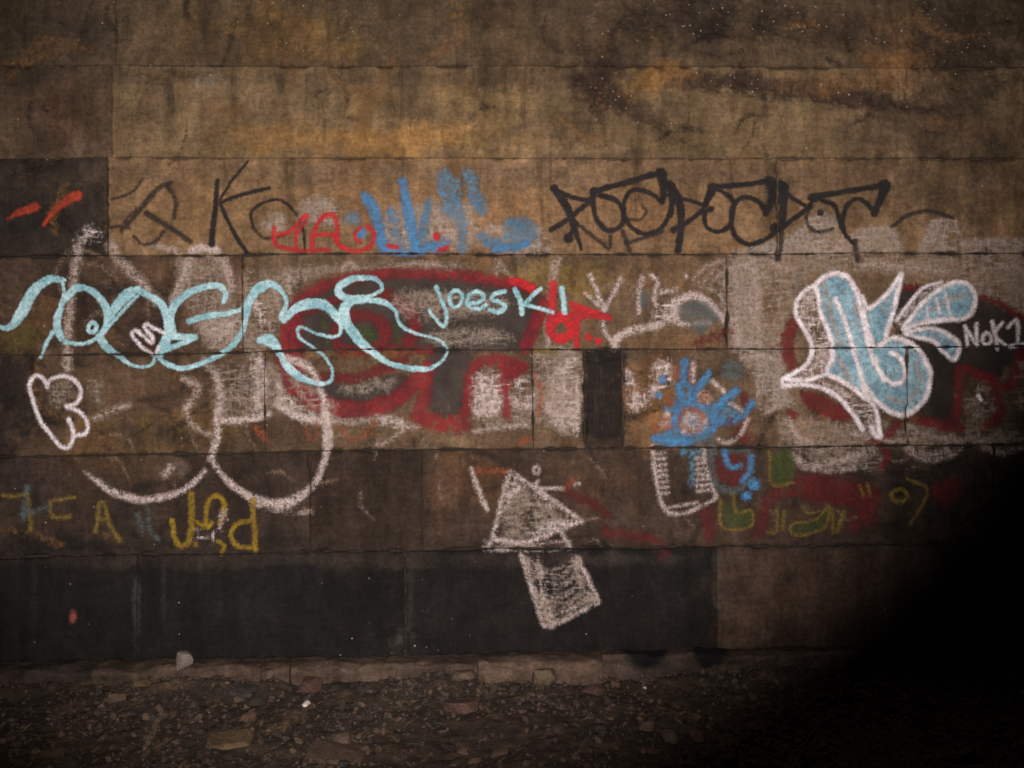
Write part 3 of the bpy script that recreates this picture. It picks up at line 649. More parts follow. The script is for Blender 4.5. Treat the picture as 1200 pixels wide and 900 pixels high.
# --- black tags on the upper course
p = lay('black_tag', 'black', [
    B2.S(7, (80, 112, 9), (115, 160, 9), (140, 222, 8), (165, 305, 4)), B2.D(80, 112, 14), B2.S(6, (70, 245), (130, 205), (190, 152), (215, 120)), B2.S(5, (80, 112), (140, 140), (195, 152)),
    B2.D(126, 270, 15), B2.S(5, (126, 270), (150, 225)), B2.S(6, (205, 125), (208, 190), (235, 236), (270, 245), (300, 222), (300, 182), (275, 150), (225, 132)), B2.D(208, 122, 16),
    B2.S(7, (205, 122), (290, 98), (370, 75), (420, 64)), B2.S(8, (420, 64, 12), (430, 105, 9), (425, 155, 6)), B2.D(422, 68, 18),
    B2.S(5, (425, 155), (395, 130), (350, 115), (320, 125), (304, 160), (310, 210), (340, 246), (385, 256), (425, 236), (450, 190), (462, 150)),
    B2.S(8, (450, 98, 9), (478, 150, 9), (486, 230, 8), (475, 312, 8)), B2.D(453, 105, 16), B2.S(6, (452, 100), (455, 170), (450, 200)), B2.S(4, (440, 130), (510, 150), (560, 166)),
    B2.S(5, (460, 245), (520, 210), (570, 166)), B2.D(460, 245, 10), B2.S(8, (585, 108, 11), (575, 140, 9), (558, 168, 6)), B2.D(582, 108, 15),
    B2.S(5, (578, 178), (560, 192), (565, 230), (600, 250), (636, 235), (652, 190), (650, 150), (620, 124), (590, 115)), B2.D(580, 178, 10),
    B2.S(6, (590, 106), (680, 101), (770, 86)), B2.D(768, 90, 18), B2.S(8, (772, 90, 10), (776, 140, 9), (756, 190, 7)),
    B2.S(5.5, (756, 190), (735, 155), (700, 140), (664, 152), (645, 200), (655, 260), (700, 290), (760, 270), (822, 226), (880, 182), (912, 142)),
    B2.S(8, (790, 95, 8), (812, 110, 12), (812, 170, 9), (806, 230, 8)), B2.D(786, 240, 16), B2.S(4, (805, 98), (840, 140), (880, 166)),
    B2.S(6, (900, 140, 8), (1000, 124, 6), (1080, 110, 6), (1140, 99, 8)), B2.D(912, 142, 14), B2.S(9, (1136, 102, 13), (1120, 150, 9), (1100, 192, 7)),
    B2.S(5, (1100, 192), (1075, 157), (1040, 146), (1012, 170), (1001, 220), (1012, 262), (1035, 288)), B2.S(5, (930, 148), (970, 162), (990, 200), (996, 236)), B2.D(931, 190, 9)],
    None, 'long looping black marker tag of repeated angular letters on the upper course')
lay_each('faded_tail', 'black_faded', [B2.S(4, (150, 225), (200, 260), (255, 302), (260, 262)), B2.S(5, (298, 250), (322, 312)), B2.S(4, (310, 286), (380, 266), (425, 250)), B2.S(8, (806, 230), (802, 280), (795, 335)),
    B2.S(4, (905, 168), (886, 200), (895, 235), (930, 250), (970, 240)), CC.S(4, (585, 75), (640, 38), (720, 21), (800, 46)), B2.S(3, (310, 210), (355, 210), (375, 185), (360, 165)), B2.S(6, (1040, 280), (1050, 340))], p)
p = lay('black_tag', 'black_faded', [
    A0.S(5.5, (430, 812), (490, 740), (560, 662), (600, 645)), A0.S(6.5, (518, 752), (600, 800), (668, 850)), A0.S(5, (580, 648), (618, 700), (614, 765)), A0.S(3, (470, 832), (500, 858), (545, 852), (582, 815)),
    A0.S(4, (385, 800), (420, 798), (455, 802)), A0.S(2.5, (395, 700), (460, 680), (505, 630)), A0.S(3, (480, 735), (440, 780))],
    None, 'faded black tag of crossed strokes and a tall K')
lay('tag_letter', 'black_faded', [A0.S(3, (890, 800), (930, 838), (1000, 828))], p)
lay('tag_letter', 'black', [A0.S(6, (765, 635, 5), (757, 740, 6), (745, 860, 7)), A0.S(3, (872, 568), (805, 650), (772, 712)), A0.S(4, (945, 662), (860, 682), (772, 715)), A0.S(4.5, (775, 715), (820, 812), (872, 892)),
    A0.S(3, (892, 800), (883, 752), (918, 716), (978, 704), (1030, 735), (1065, 800), (1072, 892))], p)
lay('orange_slash', 'orange', [A0.S(8, (30, 772, 2), (75, 747, 8), (125, 730, 10))], None, 'short orange spray slash on the dark left block, lower of the pair')
lay('orange_slash', 'orange', [A0.S(9, (158, 792, 4), (195, 742, 6), (240, 705, 10), (275, 690, 11))], None, 'longer orange spray slash next to the black tag')

# --- blue and red tags on the upper course
p = lay_each('chalk_wash', 'wash', [B1.A((150, 260), (180, 210), (235, 188), (295, 210), (315, 290), (260, 300), (180, 290)), B1.A((470, 260), (540, 220), (700, 215), (830, 220), (840, 280), (780, 390), (560, 395), (480, 380)),
    B1.A((840, 300), (960, 290), (1060, 310), (1100, 395), (900, 395)), B1.A((20, 300), (70, 255), (110, 270), (90, 330))], None, 'pale chalk patch behind the small red and blue tags')
p = lay('blue_tag', 'blue_faded', [A1.S(17, (362, 615), (366, 680), (380, 740)), A1.S(15, (445, 612), (470, 680), (492, 735)), A1.S(14, (400, 640), (408, 720), (420, 790)), A1.S(9, (490, 830), (560, 845), (650, 850)), A1.A((580, 775), (665, 770), (690, 830), (640, 870), (580, 860)),
    A1.S(10, (390, 640), (420, 760), (425, 880)), A1.S(8, (310, 705), (292, 800), (262, 860)), A1.D(40, 768, 24)], None, 'blurred blue spray tag with a row of upright strokes above the throw-up')
lay('blue_strokes', 'blue_mid', [A1.S(12, (180, 740), (200, 880)), A1.S(10, (300, 720), (285, 870)), A1.S(12, (130, 850), (240, 870), (360, 850)), A1.S(10, (500, 850), (570, 870), (650, 862)), A1.S(8, (600, 780), (640, 800)), A1.S(9, (395, 690), (400, 770)), A1.S(9, (455, 690), (480, 730))], p)
lay('blue_strokes', 'blue', [A1.S(13, (85, 690, 12), (120, 752, 13), (150, 880, 11)), A1.S(12, (215, 640, 8), (235, 745, 12), (258, 860, 13)), A1.S(9, (150, 880), (255, 886), (345, 868)), A1.D(70, 820, 19),
    A1.S(7, (540, 878), (600, 872), (650, 858))], p)
lay('red_tag', 'red_bright', [
    B1.S(4.5, (68, 305), (72, 368), (120, 384), (155, 390)), B1.S(4, (80, 332), (125, 320), (180, 262), (188, 275), (150, 330), (150, 385), (185, 392)), B1.S(5, (206, 395), (214, 330), (240, 275), (285, 258), (298, 300), (302, 345)),
    B1.S(4, (214, 336), (250, 330), (294, 334)), B1.S(4, (206, 393), (235, 386), (270, 388)), B1.S(5, (292, 330), (312, 374), (368, 394), (425, 372), (437, 325), (415, 300)), B1.S(4, (388, 362), (366, 335), (385, 308)),
    B1.D(670, 338, 14), B1.S(5, (680, 388), (710, 380)), B1.S(5, (490, 372), (520, 380))], None, 'small bright red scrawl beside the blue tag')

# --- large light blue tag
lay('light_blue_tag', 'cyan', [
    D0.S(8, (-8, 335, 4), (55, 330, 8), (110, 250, 14), (160, 165, 13), (230, 112, 9), (300, 115, 5)), D0.S(5, (292, 112, 4), (302, 170, 4), (288, 240, 7), (268, 320, 9), (290, 385, 9)),
    D0.S(7, (305, 215, 5), (345, 160, 9), (400, 150, 8), (452, 178, 8), (492, 232, 8), (502, 300, 6), (480, 360, 5), (430, 400, 4), (370, 413, 4), (310, 404, 6)), D0.S(4, (250, 360, 6), (220, 410, 4), (192, 475, 4)),
    D0.S(7, (470, 382, 9), (510, 440, 8), (560, 470, 6), (620, 512, 4), (680, 520, 4), (718, 502, 4), (725, 470, 3)), D0.S(10, (515, 290, 7), (545, 240, 11), (595, 185, 12), (650, 158, 9)),
    D0.S(4, (470, 385, 5), (500, 345, 4), (540, 300, 4), (600, 235, 4), (650, 188, 4)), D0.S(9, (650, 160, 8), (720, 195, 8), (772, 250, 10), (795, 330, 12), (775, 400, 11), (748, 462, 9)),
    D0.S(7, (1050, 215, 6), (1058, 172, 7), (1020, 138, 8), (940, 150, 7), (870, 182, 8), (812, 240, 9), (802, 310, 8), (815, 370, 9)), D0.S(8, (800, 375, 9), (915, 380, 6)), D0.S(7, (770, 440, 8), (850, 412, 6), (920, 384, 5)),
    D0.S(7, (890, 306, 7), (980, 281, 7), (1080, 266, 6), (1132, 250, 5)), D0.S(5, (745, 478, 4), (790, 510, 6), (860, 528, 6), (940, 506, 5), (1020, 470, 6), (1080, 430, 6), (1140, 350, 6), (1150, 270, 6)),
    G1.S(8, (548, 335, 5), (560, 265, 9), (585, 220, 12), (610, 205, 9)), D1.S(8, (-10, 180, 8), (20, 142, 9), (70, 132, 8), (120, 165, 6), (142, 220, 5), (120, 280, 6), (130, 298, 8)),
    D1.S(8, (130, 295, 8), (180, 252, 10), (230, 228, 11), (290, 222, 11), (340, 242, 11), (380, 290, 9), (400, 330, 5), (390, 368, 3.5), (350, 380, 3.5), (280, 360, 3), (215, 335, 3), (195, 350, 3), (210, 390, 3), (270, 430, 3), (330, 480, 3), (360, 540, 3), (350, 585, 4), (315, 600, 4)),
    D1.S(10, (20, 395, 8), (60, 395, 13), (92, 425, 12), (120, 470, 9), (160, 530, 9), (220, 575, 8), (312, 600, 5)),
    D1.S(7, (590, 140, 4), (560, 110, 5), (490, 100, 7), (420, 120, 9), (385, 155, 9), (405, 190, 9), (470, 200, 7), (540, 186, 4), (585, 162, 4), closed=True),
    D1.S(7, (450, 205, 8), (415, 245, 11), (418, 300, 13), (462, 370, 10), (520, 430, 9), (600, 490, 6), (680, 520, 6), (760, 530, 7), (830, 520, 5), (880, 480, 3), (895, 435, 3), (850, 392, 3), (770, 370, 3), (700, 342, 4), (665, 300, 4), (655, 260, 4), (610, 222, 6), (540, 206, 7), (450, 215, 7)),
    D0.R(436, 335, 20, 22, 4.5)], None, 'large light blue looping tag with thick and thin strokes across the left half')
lay('white_squiggle', 'white', [D0.S(3.5, (715, 462), (660, 420), (620, 370), (640, 350), (675, 378), (712, 408), (716, 380), (680, 340), (690, 320), (730, 342), (778, 365)), D0.S(3, (730, 462), (745, 425))], None, 'small white wavy squiggle inside the light blue tag')
lay('pale_drip', 'chalk', [D1.S(8, (300, 615, 6), (318, 680, 9), (328, 780, 9), (328, 880, 8)), D1.S(9, (150, 480), (230, 510), (290, 580))], None)
p = lay('name_letter', 'cyan', [D1.S(4.2, (843, 146, 5), (868, 205, 4.2), (892, 272, 4.2), (888, 322, 4), (868, 326, 4), (835, 288, 3.6), (812, 252, 3.2))], None, 'first letter of the small light blue name on the dark fill')
for sh in ([D1.R(936, 200, 30, 38, 4.4)], [D1.S(4.5, (1000, 222), (1050, 215), (1068, 190), (1040, 166), (1002, 182), (988, 218), (1008, 246), (1048, 248), (1078, 230))],
           [D1.S(5, (1166, 168), (1122, 176), (1106, 200), (1140, 214), (1166, 234), (1145, 262), (1098, 254))],
           [D2.S(5.5, (15, 155), (40, 210), (50, 270)), D2.S(5, (132, 152), (92, 190), (50, 228)), D2.S(4, (50, 225), (110, 240), (190, 266))], [D2.S(6, (234, 150), (240, 210), (250, 266))]):
    lay('name_letter', 'cyan', sh, p)

# --- light blue piece with white outlines on the right
p = lay('piece_backing', 'dark_fill', [
    D3.A((620, 150), (800, 160), (980, 195), (1100, 240), (1196, 300), (1200, 470), (1100, 520), (1060, 590), (960, 540), (890, 540), (870, 680), (870, 790), (760, 770), (690, 760), (740, 600), (680, 440), (600, 330))], None, 'light blue three-letter piece outlined in white over red and charcoal', 6)
lay('piece_halo', 'red_old', [
    D3.S(15, (115, 320), (88, 400), (95, 470), (125, 530)), D3.A((150, 640), (260, 655), (390, 735), (380, 770), (270, 755), (190, 705)), D3.S(6, (620, 152), (700, 150)), D3.S(9, (890, 540), (885, 680), (870, 800)),
    D3.S(13, (890, 535), (960, 545), (1055, 590)), D3.S(10, (1050, 600), (1130, 605), (1180, 460)), D3.S(12, (900, 805), (790, 790), (690, 765)), D3.S(11, (1055, 620), (1080, 740), (1010, 800)), D3.S(7, (970, 190), (1080, 222), (1196, 300)),
    D3.S(12, (500, 860), (560, 840), (600, 790)), D3.S(8, (100, 730), (125, 750)), E1.S(7, (690, 20), (720, 70), (700, 110))], p, None, 6)
lay('piece_fill', 'cyan_fill', [
    D3.A((240, 140), (300, 98), (365, 110), (420, 190), (450, 290), (470, 430), (520, 540), (580, 700), (520, 700), (430, 630), (335, 580), (280, 550), (300, 470), (290, 380), (255, 270), (232, 190)),
    D3.A((480, 430), (560, 392), (660, 420), (730, 500), (750, 580), (720, 680), (640, 742), (560, 720), (500, 660), (450, 560)), D3.A((465, 265), (520, 215), (580, 145), (620, 95), (600, 190), (560, 370), (530, 400), (490, 400), (468, 320)),
    D3.A((645, 325), (690, 265), (760, 190), (850, 138), (920, 132), (965, 180), (960, 240), (920, 288), (840, 298), (720, 308)), D3.A((690, 368), (760, 348), (840, 370), (888, 420), (868, 478), (830, 450), (770, 402))], p)
lay('piece_shadow', 'scribble', [
    D3.A((135, 200), (200, 145), (238, 160), (250, 280), (295, 400), (300, 470), (270, 550), (160, 590), (80, 578), (150, 540), (200, 470), (195, 390), (150, 310), (128, 240)), D3.A((150, 600), (240, 580), (330, 600), (420, 670), (500, 720), (525, 845), (480, 840), (400, 740), (330, 650), (240, 610)),
    D3.A((580, 300), (650, 240), (720, 160), (800, 125), (840, 130), (740, 195), (670, 270), (620, 330))], p)
lay_each('piece_highlight', 'chalk_faint', [D3.S(6, (260, 130), (290, 260), (340, 420)), D3.S(5, (400, 220), (420, 330)), D3.S(6, (560, 660), (640, 690), (700, 620)), D3.S(5, (690, 500), (710, 580)), D3.S(5, (540, 260), (560, 180)), D3.S(6, (760, 250), (860, 200), (930, 190)), D3.S(4, (770, 370), (840, 400)), D3.S(7, (330, 480), (380, 580))], p)
lay('piece_outline', 'white', [
    D3.S(6, (235, 190), (225, 140), (260, 100), (320, 82), (375, 105), (415, 180), (440, 270), (455, 350), (470, 430), (500, 510), (540, 580)), D3.S(5.5, (315, 205), (350, 275), (380, 380), (400, 450), (432, 560), (450, 640), (500, 720), (520, 840)),
    D3.S(5.5, (235, 190), (250, 280), (290, 380), (300, 470), (275, 545), (330, 575), (400, 620), (450, 670)), D3.S(5, (225, 135), (165, 170), (132, 220), (138, 290), (190, 385), (203, 450), (170, 520), (75, 572), (68, 605)),
    D3.S(5, (70, 612), (150, 605), (240, 615), (320, 655), (400, 745), (440, 815)), D3.S(5, (70, 575), (180, 585), (275, 550)), D3.S(6, (520, 420), (570, 388), (640, 398), (705, 445), (748, 520), (752, 600), (720, 685), (645, 745), (570, 730), (500, 670), (450, 600)),
    D3.S(5.5, (500, 480), (520, 545), (570, 592), (620, 592), (640, 540), (618, 480), (570, 455)), D3.S(5, (440, 190), (470, 245), (540, 190), (590, 130), (622, 85)), D3.S(5.5, (622, 88), (600, 190), (572, 300), (545, 395)),
    D3.S(5, (445, 250), (465, 340), (490, 420)), D3.S(5.5, (632, 342), (690, 260), (760, 188), (850, 132), (920, 126), (968, 180), (962, 240), (925, 290), (840, 300), (720, 312), closed=True),
    D3.S(5, (640, 362), (760, 340), (840, 368), (893, 420), (870, 484), (830, 455), (770, 402), closed=True), D3.S(3.5, (600, 300), (650, 235), (720, 155), (810, 122)),
    D3.S(3, (790, 200), (800, 270)), D3.S(3, (830, 180), (850, 280)), D3.S(3, (740, 240), (745, 290)), D3.S(5, (480, 800), (500, 845), (525, 850))], p)
lay('piece_letter', 'white', [D3.S(4, (932, 420), (920, 330)), D3.S(4, (922, 332), (975, 415)), D3.S(4, (976, 415), (975, 318)), D3.R(1024, 388, 22, 26, 3.5)], p)
lay('piece_letter', 'white', [D3.S(4, (1050, 308), (1062, 370), (1076, 436)), D3.S(3.5, (1098, 315), (1062, 368), (1112, 415)), D3.S(4, (1125, 332), (1165, 300), (1168, 418)), D3.S(4, (1130, 425), (1198, 414))], p)
lay_each('chalk_smear', 'wash_thin', [D3.A((940, 620), (1010, 600), (1050, 690), (1060, 740), (980, 800), (920, 720)), D3.A((1160, 520), (1198, 500), (1198, 720), (1160, 660))], None)
lay('white_fleck', 'white', [D3.S(4, (980, 655), (992, 675))], None)

# --- blue scribbled figure, its jar outline and the small swirl
p = lay('blue_figure', 'blue_faded', [
    C2.A((310, 240), (380, 230), (360, 300), (440, 310), (520, 290), (600, 370), (560, 400), (480, 400), (470, 450), (400, 490), (300, 495), (190, 470), (250, 400), (290, 310)), C2.S(9, (375, 520), (380, 600), (378, 670)),
    C2.S(9, (330, 530), (400, 530))], None, 'blue scribbled figure sprayed over pale chalk')
lay('figure_body', 'blue_mid', [C2.A((320, 215), (400, 215), (380, 300), (480, 310), (560, 260), (600, 360), (650, 320), (600, 385), (540, 405), (490, 400), (470, 460), (380, 492), (300, 497), (185, 478), (250, 400), (285, 300))], p)
lay('figure_strokes', 'blue', [
    C2.S(9, (338, 100), (328, 190)), C2.S(8, (452, 150), (400, 222), (362, 290)), C2.D(228, 182, 16), C2.D(212, 255, 14), C2.S(8, (478, 335), (530, 275), (580, 235)), C2.S(7, (660, 298), (620, 350), (560, 385), (490, 380)),
    C2.S(9, (192, 465), (280, 482), (350, 478)), C2.D(362, 392, 20), C2.S(8, (480, 310), (480, 400)), C2.S(6, (310, 220), (300, 330), (270, 440)), C2.S(6, (300, 300), (380, 305), (470, 320)), C2.S(6, (345, 200), (400, 260)), C2.S(6, (250, 320), (300, 340)), C2.S(6, (400, 440), (470, 420))], p)
lay_each('figure_dabs', 'chalk_faint', [C2.A((330, 330), (420, 340), (450, 400), (400, 440), (320, 420)), C2.A((400, 240), (450, 245), (460, 295), (410, 300)), C2.A((230, 350), (270, 350), (260, 410), (215, 420))], p)
lay_each('figure_dabs', 'orange_faded', [C2.D(245, 372, 24), C2.S(7, (190, 418), (265, 412)), C2.R(365, 380, 52, 56, 6), C2.D(430, 275, 26), C2.S(6, (250, 260), (262, 300)), C2.S(7, (372, 115), (372, 190)), C2.S(6, (290, 130), (300, 165))], p)
lay_each('figure_dabs', 'chalk', [C2.S(4, (555, 298), (608, 332)), C2.S(4, (640, 368), (605, 445), (545, 486), (500, 470)), C2.S(5, (380, 110), (375, 190)), C2.S(6, (470, 190), (520, 240)), C2.D(250, 350, 14), C2.D(330, 430, 14)], p)
lay('grey_disc', 'teal_faded', [C2.D(562, 140, 46)], p)
p = lay('jar_outline', 'chalk', [C2.S(4.5, (185, 500), (190, 600), (215, 740), (250, 812), (300, 828), (400, 800), (482, 752), (470, 700), (442, 620), (430, 520))] +
    [C2.S(3, (188 + k * 4, 540 + k * 27), (238 + k * 3, 536 + k * 27)) for k in range(8)] + [C2.S(3, (396, 560 + k * 26), (428 + k * 4, 556 + k * 26)) for k in range(7)] + [C2.S(2.5, (250, 800), (300, 790), (400, 770))],
    None, 'white chalk jar outline with short hatching below the blue figure')
p = lay('swirl_ring', 'teal_faded', [C2.S(9, (455, 460), (465, 560), (480, 660), (530, 712), (600, 705), (640, 660)), C2.S(8, (480, 530), (640, 520))], None, 'small blue swirl with two dots on maroon beside the jar outline')
lay('swirl_fill', 'maroon', [C2.A((485, 560), (560, 530), (640, 560), (640, 660), (560, 700), (490, 650))], p)
lay('swirl_strokes', 'blue', [C2.S(6, (530, 530), (538, 582), (565, 605), (600, 598)), C2.S(6.5, (656, 555), (650, 620), (618, 665)), C2.D(668, 686, 28), C2.D(632, 742, 22)], p)

# --- low course: old green and yellow letters, maroon wash
p = lay('green_lettering', 'maroon', [
    E1.A((390, 140), (460, 150), (540, 185), (640, 170), (690, 215), (620, 250), (540, 240), (400, 225), (320, 230), (300, 330), (250, 360), (258, 280), (300, 200)), E1.A((590, 270), (660, 250), (690, 300), (600, 345), (580, 310))],
    None, 'worn green letters edged in yellow on a maroon wash', 8)
lay_each('maroon_patch', 'maroon', [E1.A((400, 130), (520, 140), (640, 170), (700, 230), (640, 300), (580, 260), (430, 220)), E1.A((860, 170), (960, 155), (985, 200), (940, 245), (880, 230)), E1.A((60, 260), (110, 255), (110, 370), (75, 360))], p, None, 8)
lay_each('letter_fill', 'green', [E1.A((140, 240), (180, 250), (240, 265), (245, 310), (200, 328), (145, 320)), E1.A((312, 60), (390, 60), (384, 170), (322, 172), (305, 120)), E1.A((390, 320), (470, 295), (510, 255), (500, 318), (440, 342), (392, 345))], p)
lay('letter_edge', 'yellow_faded', [
    E1.S(3, (134, 232), (136, 320), (195, 332), (245, 314), (240, 262), (190, 272), (176, 205)), E1.S(2.5, (300, 342), (332, 336), (332, 255)), E1.S(2.5, (356, 268), (350, 330)), E1.S(3, (386, 312), (470, 295), (512, 248), (502, 320), (440, 346), (390, 348), closed=True),
    E1.S(3, (525, 258), (530, 342)), E1.S(4, (568, 268), (545, 338)), E1.S(2.5, (625, 178), (636, 212)), E1.S(2.5, (650, 170), (662, 212)), E1.R(762, 212, 28, 22, 4), E1.S(3, (790, 156), (855, 182), (848, 235), (800, 310)), E1.S(2.5, (305, 60), (310, 160), (340, 180), (385, 165)),
    E1.S(2, (420, 250), (440, 275), (480, 265))], p)
lay_each('rubbed_chalk', 'chalk_faint', [E1.S(5, (690, 18), (760, 22), (810, 10)), E1.S(7, (790, 40), (860, 68), (930, 55)), E1.S(7, (1060, 40), (1120, 60), (1200, 40))], None)
p = lay('yellow_initials', 'yellow', [
    E0.S(6, (843, 142, 7), (843, 250, 7), (832, 350, 7), (795, 372, 6), (768, 335, 6), (758, 262, 5)), E0.S(5.5, (905, 292), (908, 205), (935, 155), (975, 165), (987, 215), (968, 275)), E0.S(5, (868, 272), (910, 292), (930, 270)), E0.S(5, (960, 350), (985, 375), (972, 408)), E0.D(862, 366, 10),
    E0.S(6, (1110, 172), (1118, 280), (1124, 388)), E0.S(5, (1108, 262), (1045, 275), (1014, 318), (1038, 368), (1108, 384))], None, 'yellow initials J e d painted low on the dark course')
lay('white_scribble', 'scribble', [E0.A((868, 305), (910, 330), (950, 300), (968, 320), (950, 352), (900, 350), (870, 335)), E0.S(5, (982, 232), (970, 275), (945, 330))], p)
p = lay('yellow_lettering', 'yellow_faded', [E0.S(4, (15, 150), (70, 155), (122, 146)), E0.S(4, (125, 150), (140, 305)), E0.S(4, (225, 178), (325, 162)), E0.S(4, (224, 178), (234, 245), (310, 246)),
    E0.S(4.5, (424, 308), (440, 195), (458, 190), (488, 280), (528, 352)), E0.S(4, (436, 262), (475, 250))], None, 'faded yellow letters on the dark stone left of the initials')
lay_each('brown_smear', 'scuff_ochre', [E0.S(8, (0, 300), (80, 312), (180, 325), (270, 366)), E0.S(5, (390, 330), (440, 310), (525, 345))], p)
lay_each('grey_stroke', 'teal_faded', [E0.S(7, (125, 115), (112, 180), (104, 255)), E0.S(5, (112, 232), (210, 202)), E0.S(5, (610, 235), (625, 300)), E0.S(4, (650, 210), (660, 290), (700, 350))], p)

# --- white chalk arrow
p = lay('chalk_arrow', 'chalk', [
    L1.S(5, (592, 158), (560, 270), (532, 400)), L1.S(5, (590, 158), (690, 222), (842, 330)), L1.S(6, (842, 332), (760, 365), (650, 405), (540, 395)), L1.S(6, (505, 425), (560, 430), (640, 425)), L1.S(5, (530, 400), (508, 428)),
    L1.S(5, (632, 450), (680, 600), (712, 700)), L1.S(5, (712, 700), (760, 690), (890, 622)), L1.S(5, (905, 615), (870, 540), (830, 462)), L1.S(4, (775, 370), (805, 425)), L1.S(6, (800, 350), (760, 330))], None,
    'white chalk arrow with triangular head and hatched shaft pointing up')
lay('arrow_fill', 'wash_thin', [L1.A((605, 200), (700, 255), (790, 335), (640, 390), (552, 392))], p)
lay('arrow_fill', 'scribble', [L1.A((640, 390), (700, 345), (780, 320), (825, 335), (740, 372)), L1.A((590, 180), (640, 215), (600, 260), (570, 330)), L1.A((690, 215), (760, 275), (740, 300), (690, 260)), L1.A((520, 400), (640, 405), (620, 428), (520, 425))], p)
lay('arrow_hatching', 'chalk_faint', [L1.S(9, (650, 470), (690, 590), (738, 690)), L1.S(10, (690, 480), (712, 600), (745, 680)), L1.S(8, (820, 468), (845, 560), (885, 605))] + [L1.S(2.2, (655 + k * 7 + sr.uniform(-8, 8), 470 + k * 19), (740 + k * 6 + sr.uniform(-20, 20), 505 + k * 16), (815 + k * 6, 462 + k * 14 + sr.uniform(-8, 8))) for k in range(11)]
    + [L1.S(3, (660, 420), (735, 408), (805, 402)), L1.S(5, (740, 668), (820, 632), (880, 602)), L1.S(4, (650, 435), (800, 425))], p)
lay_each('chalk_tick', 'chalk', [L1.S(5, (458, 150), (485, 230), (512, 292)), L1.R(685, 152, 10, 10, 3), L1.S(3, (690, 190), (690, 215), (780, 216)), L1.S(4, (820, 205), (835, 200))], None, 'short chalk tick beside the arrow head')
lay_each('red_tick', 'orange_faded', [L1.S(7, (480, 155), (580, 157)), L1.S(6, (785, 218), (815, 188))], None)
lay_each('maroon_smear', 'maroon', [L1.S(8, (860, 250), (930, 310)), L1.S(12, (930, 370), (1100, 400), (1130, 440)), L1.S(10, (800, 225), (880, 270)), D2.S(6, (1020, 780), (1050, 830))], None, None, 8)
# soot run on the upright slab
lay('soot_run', 'soot', [D2.A((345, 460), (520, 445), (528, 600), (525, 830), (335, 830), (350, 600))], None)

# ------------------------------------------------------------------ footing ledge under the wall
FOOT_Z = zc(768) + 0.002
FOOT_JOINTS = [-4.2, -3.3, xc(-60, 790), xc(118, 790), xc(345, 790), xc(560, 790), xc(702, 790), xc(1000, 790), xc(1200, 790), 3.0, 4.4]
SPOTS = [(757, 764, 20, 15), (832, 764, 16, 17)]
for i in range(len(FOOT_JOINTS) - 1):
    x0, x1 = FOOT_JOINTS[i] + .002, FOOT_JOINTS[i + 1] - .002
    r = random.Random(i + 50)
    xs = spaced(x0, x1, -2.3, 2.4, 0.008, 0.05)
    fr = -0.10 + r.uniform(-.02, .015)
    top = FOOT_Z + (0.012 if i == 6 else r.uniform(-.008, .004))
    # profile from the wall out over the edge and down into the ground
    prof = np.array([(0.03, 0.0), (0.0, 0.0), (-.02, 0), (-.04, 0), (-.06, 0), (-.08, 0), (-.093, -.002), (-.10, -.008), (-.101, -.02), (-.102, -.035), (-.102, -.05), (-.103, -.065), (-.104, -.08), (-.104, -.2)])
    Xg, K = np.meshgrid(xs, np.arange(len(prof)))
    Yg = prof[K, 0] * np.where(prof[K, 0] < 0, fr / -0.10, 1); Zg = top + prof[K, 1]
    rough = np.clip(K - 1, 0, 4) / 4
    Yg = Yg - (fbm(Xg * 9, K * .35, 70 + i, 5, .65) - .5) * 0.055 * rough
    Zg = Zg + (fbm(Xg * 11, Yg * 14, 75 + i, 5, .65) - .5) * 0.034 - np.clip(fbm(Xg * 6, K * 0 + 2.2, 77, 3) - .55, 0, 1) * .06 * (K > 4)
    Zg[0] = Zg[1]
    P = np.stack([Xg, Yg, Zg], -1)
    PX, PY = project(P)
    T = 0.8 * np.broadcast_to(lin([(44, 39, 37), (46, 40, 38), (60, 50, 45), (80, 65, 55), (84, 68, 57), (86, 70, 59), (74, 60, 53), (52, 46, 43), (52, 46, 43)][min(i, 8)]), Xg.shape + (3,)).copy()
    T = T * (0.55 + 0.9 * fbm(Xg * 7, K * .4, 80, 4, .6))[..., None]
    for cx, cy, rx, ry in SPOTS:
        m = np.clip(1.6 - np.hypot((PX - cx) / rx, (PY - cy) / ry) + (fbm(PX / 9, PY / 9, 3, 2) - .5) * .4, 0, .6)[..., None] / .6
        T = T * (1 - m) + lin((20, 18, 18)) * m
    me = mesh_np('footing_slab', P.reshape(-1, 3), grid_faces(*Xg.shape), STONE)
    a = me.attributes.new('tone', 'FLOAT_COLOR', 'POINT')
    a.data.foreach_set('color', np.concatenate([T.reshape(-1, 3), np.ones((Xg.size, 1))], 1).astype(np.float32).ravel())
    link('footing_slab', me, wall)

# ------------------------------------------------------------------ ground
GROUND = plain_material('trodden_dirt', (72, 59, 48), (46, 38, 33), 22, 0.95, 0.012, (88, 71, 57))
def ground_h(x, y):
    near = np.exp(-((y + 0.9) / 2.6) ** 2 - (x / 4.5) ** 2)
    return ((fbm(x * 2.4, y * 2.4, 90, 3) - .5) * .05 + (fbm(x * 13, y * 13, 91, 4, .6) - .5) * .032) * near - 0.004 + np.exp(-((y + 0.15) / .09) ** 2) * np.clip(fbm(x * 2.2, y * 2, 95, 4, .6) - .42, 0, 1) * .16
gx = np.concatenate([[-250, -60, -20, -8, -5], np.arange(-3.2, 3.4, 0.014), [5, 8, 20, 60, 250]])
gy = np.concatenate([[-250, -60, -20, -8, -5, -3.5], np.arange(-2.4, 0.05, 0.014), [0.3, 2, 10, 60, 250]])
GX, GY = np.meshgrid(gx, gy)
GP = np.stack([GX, GY, ground_h(GX, GY)], -1)
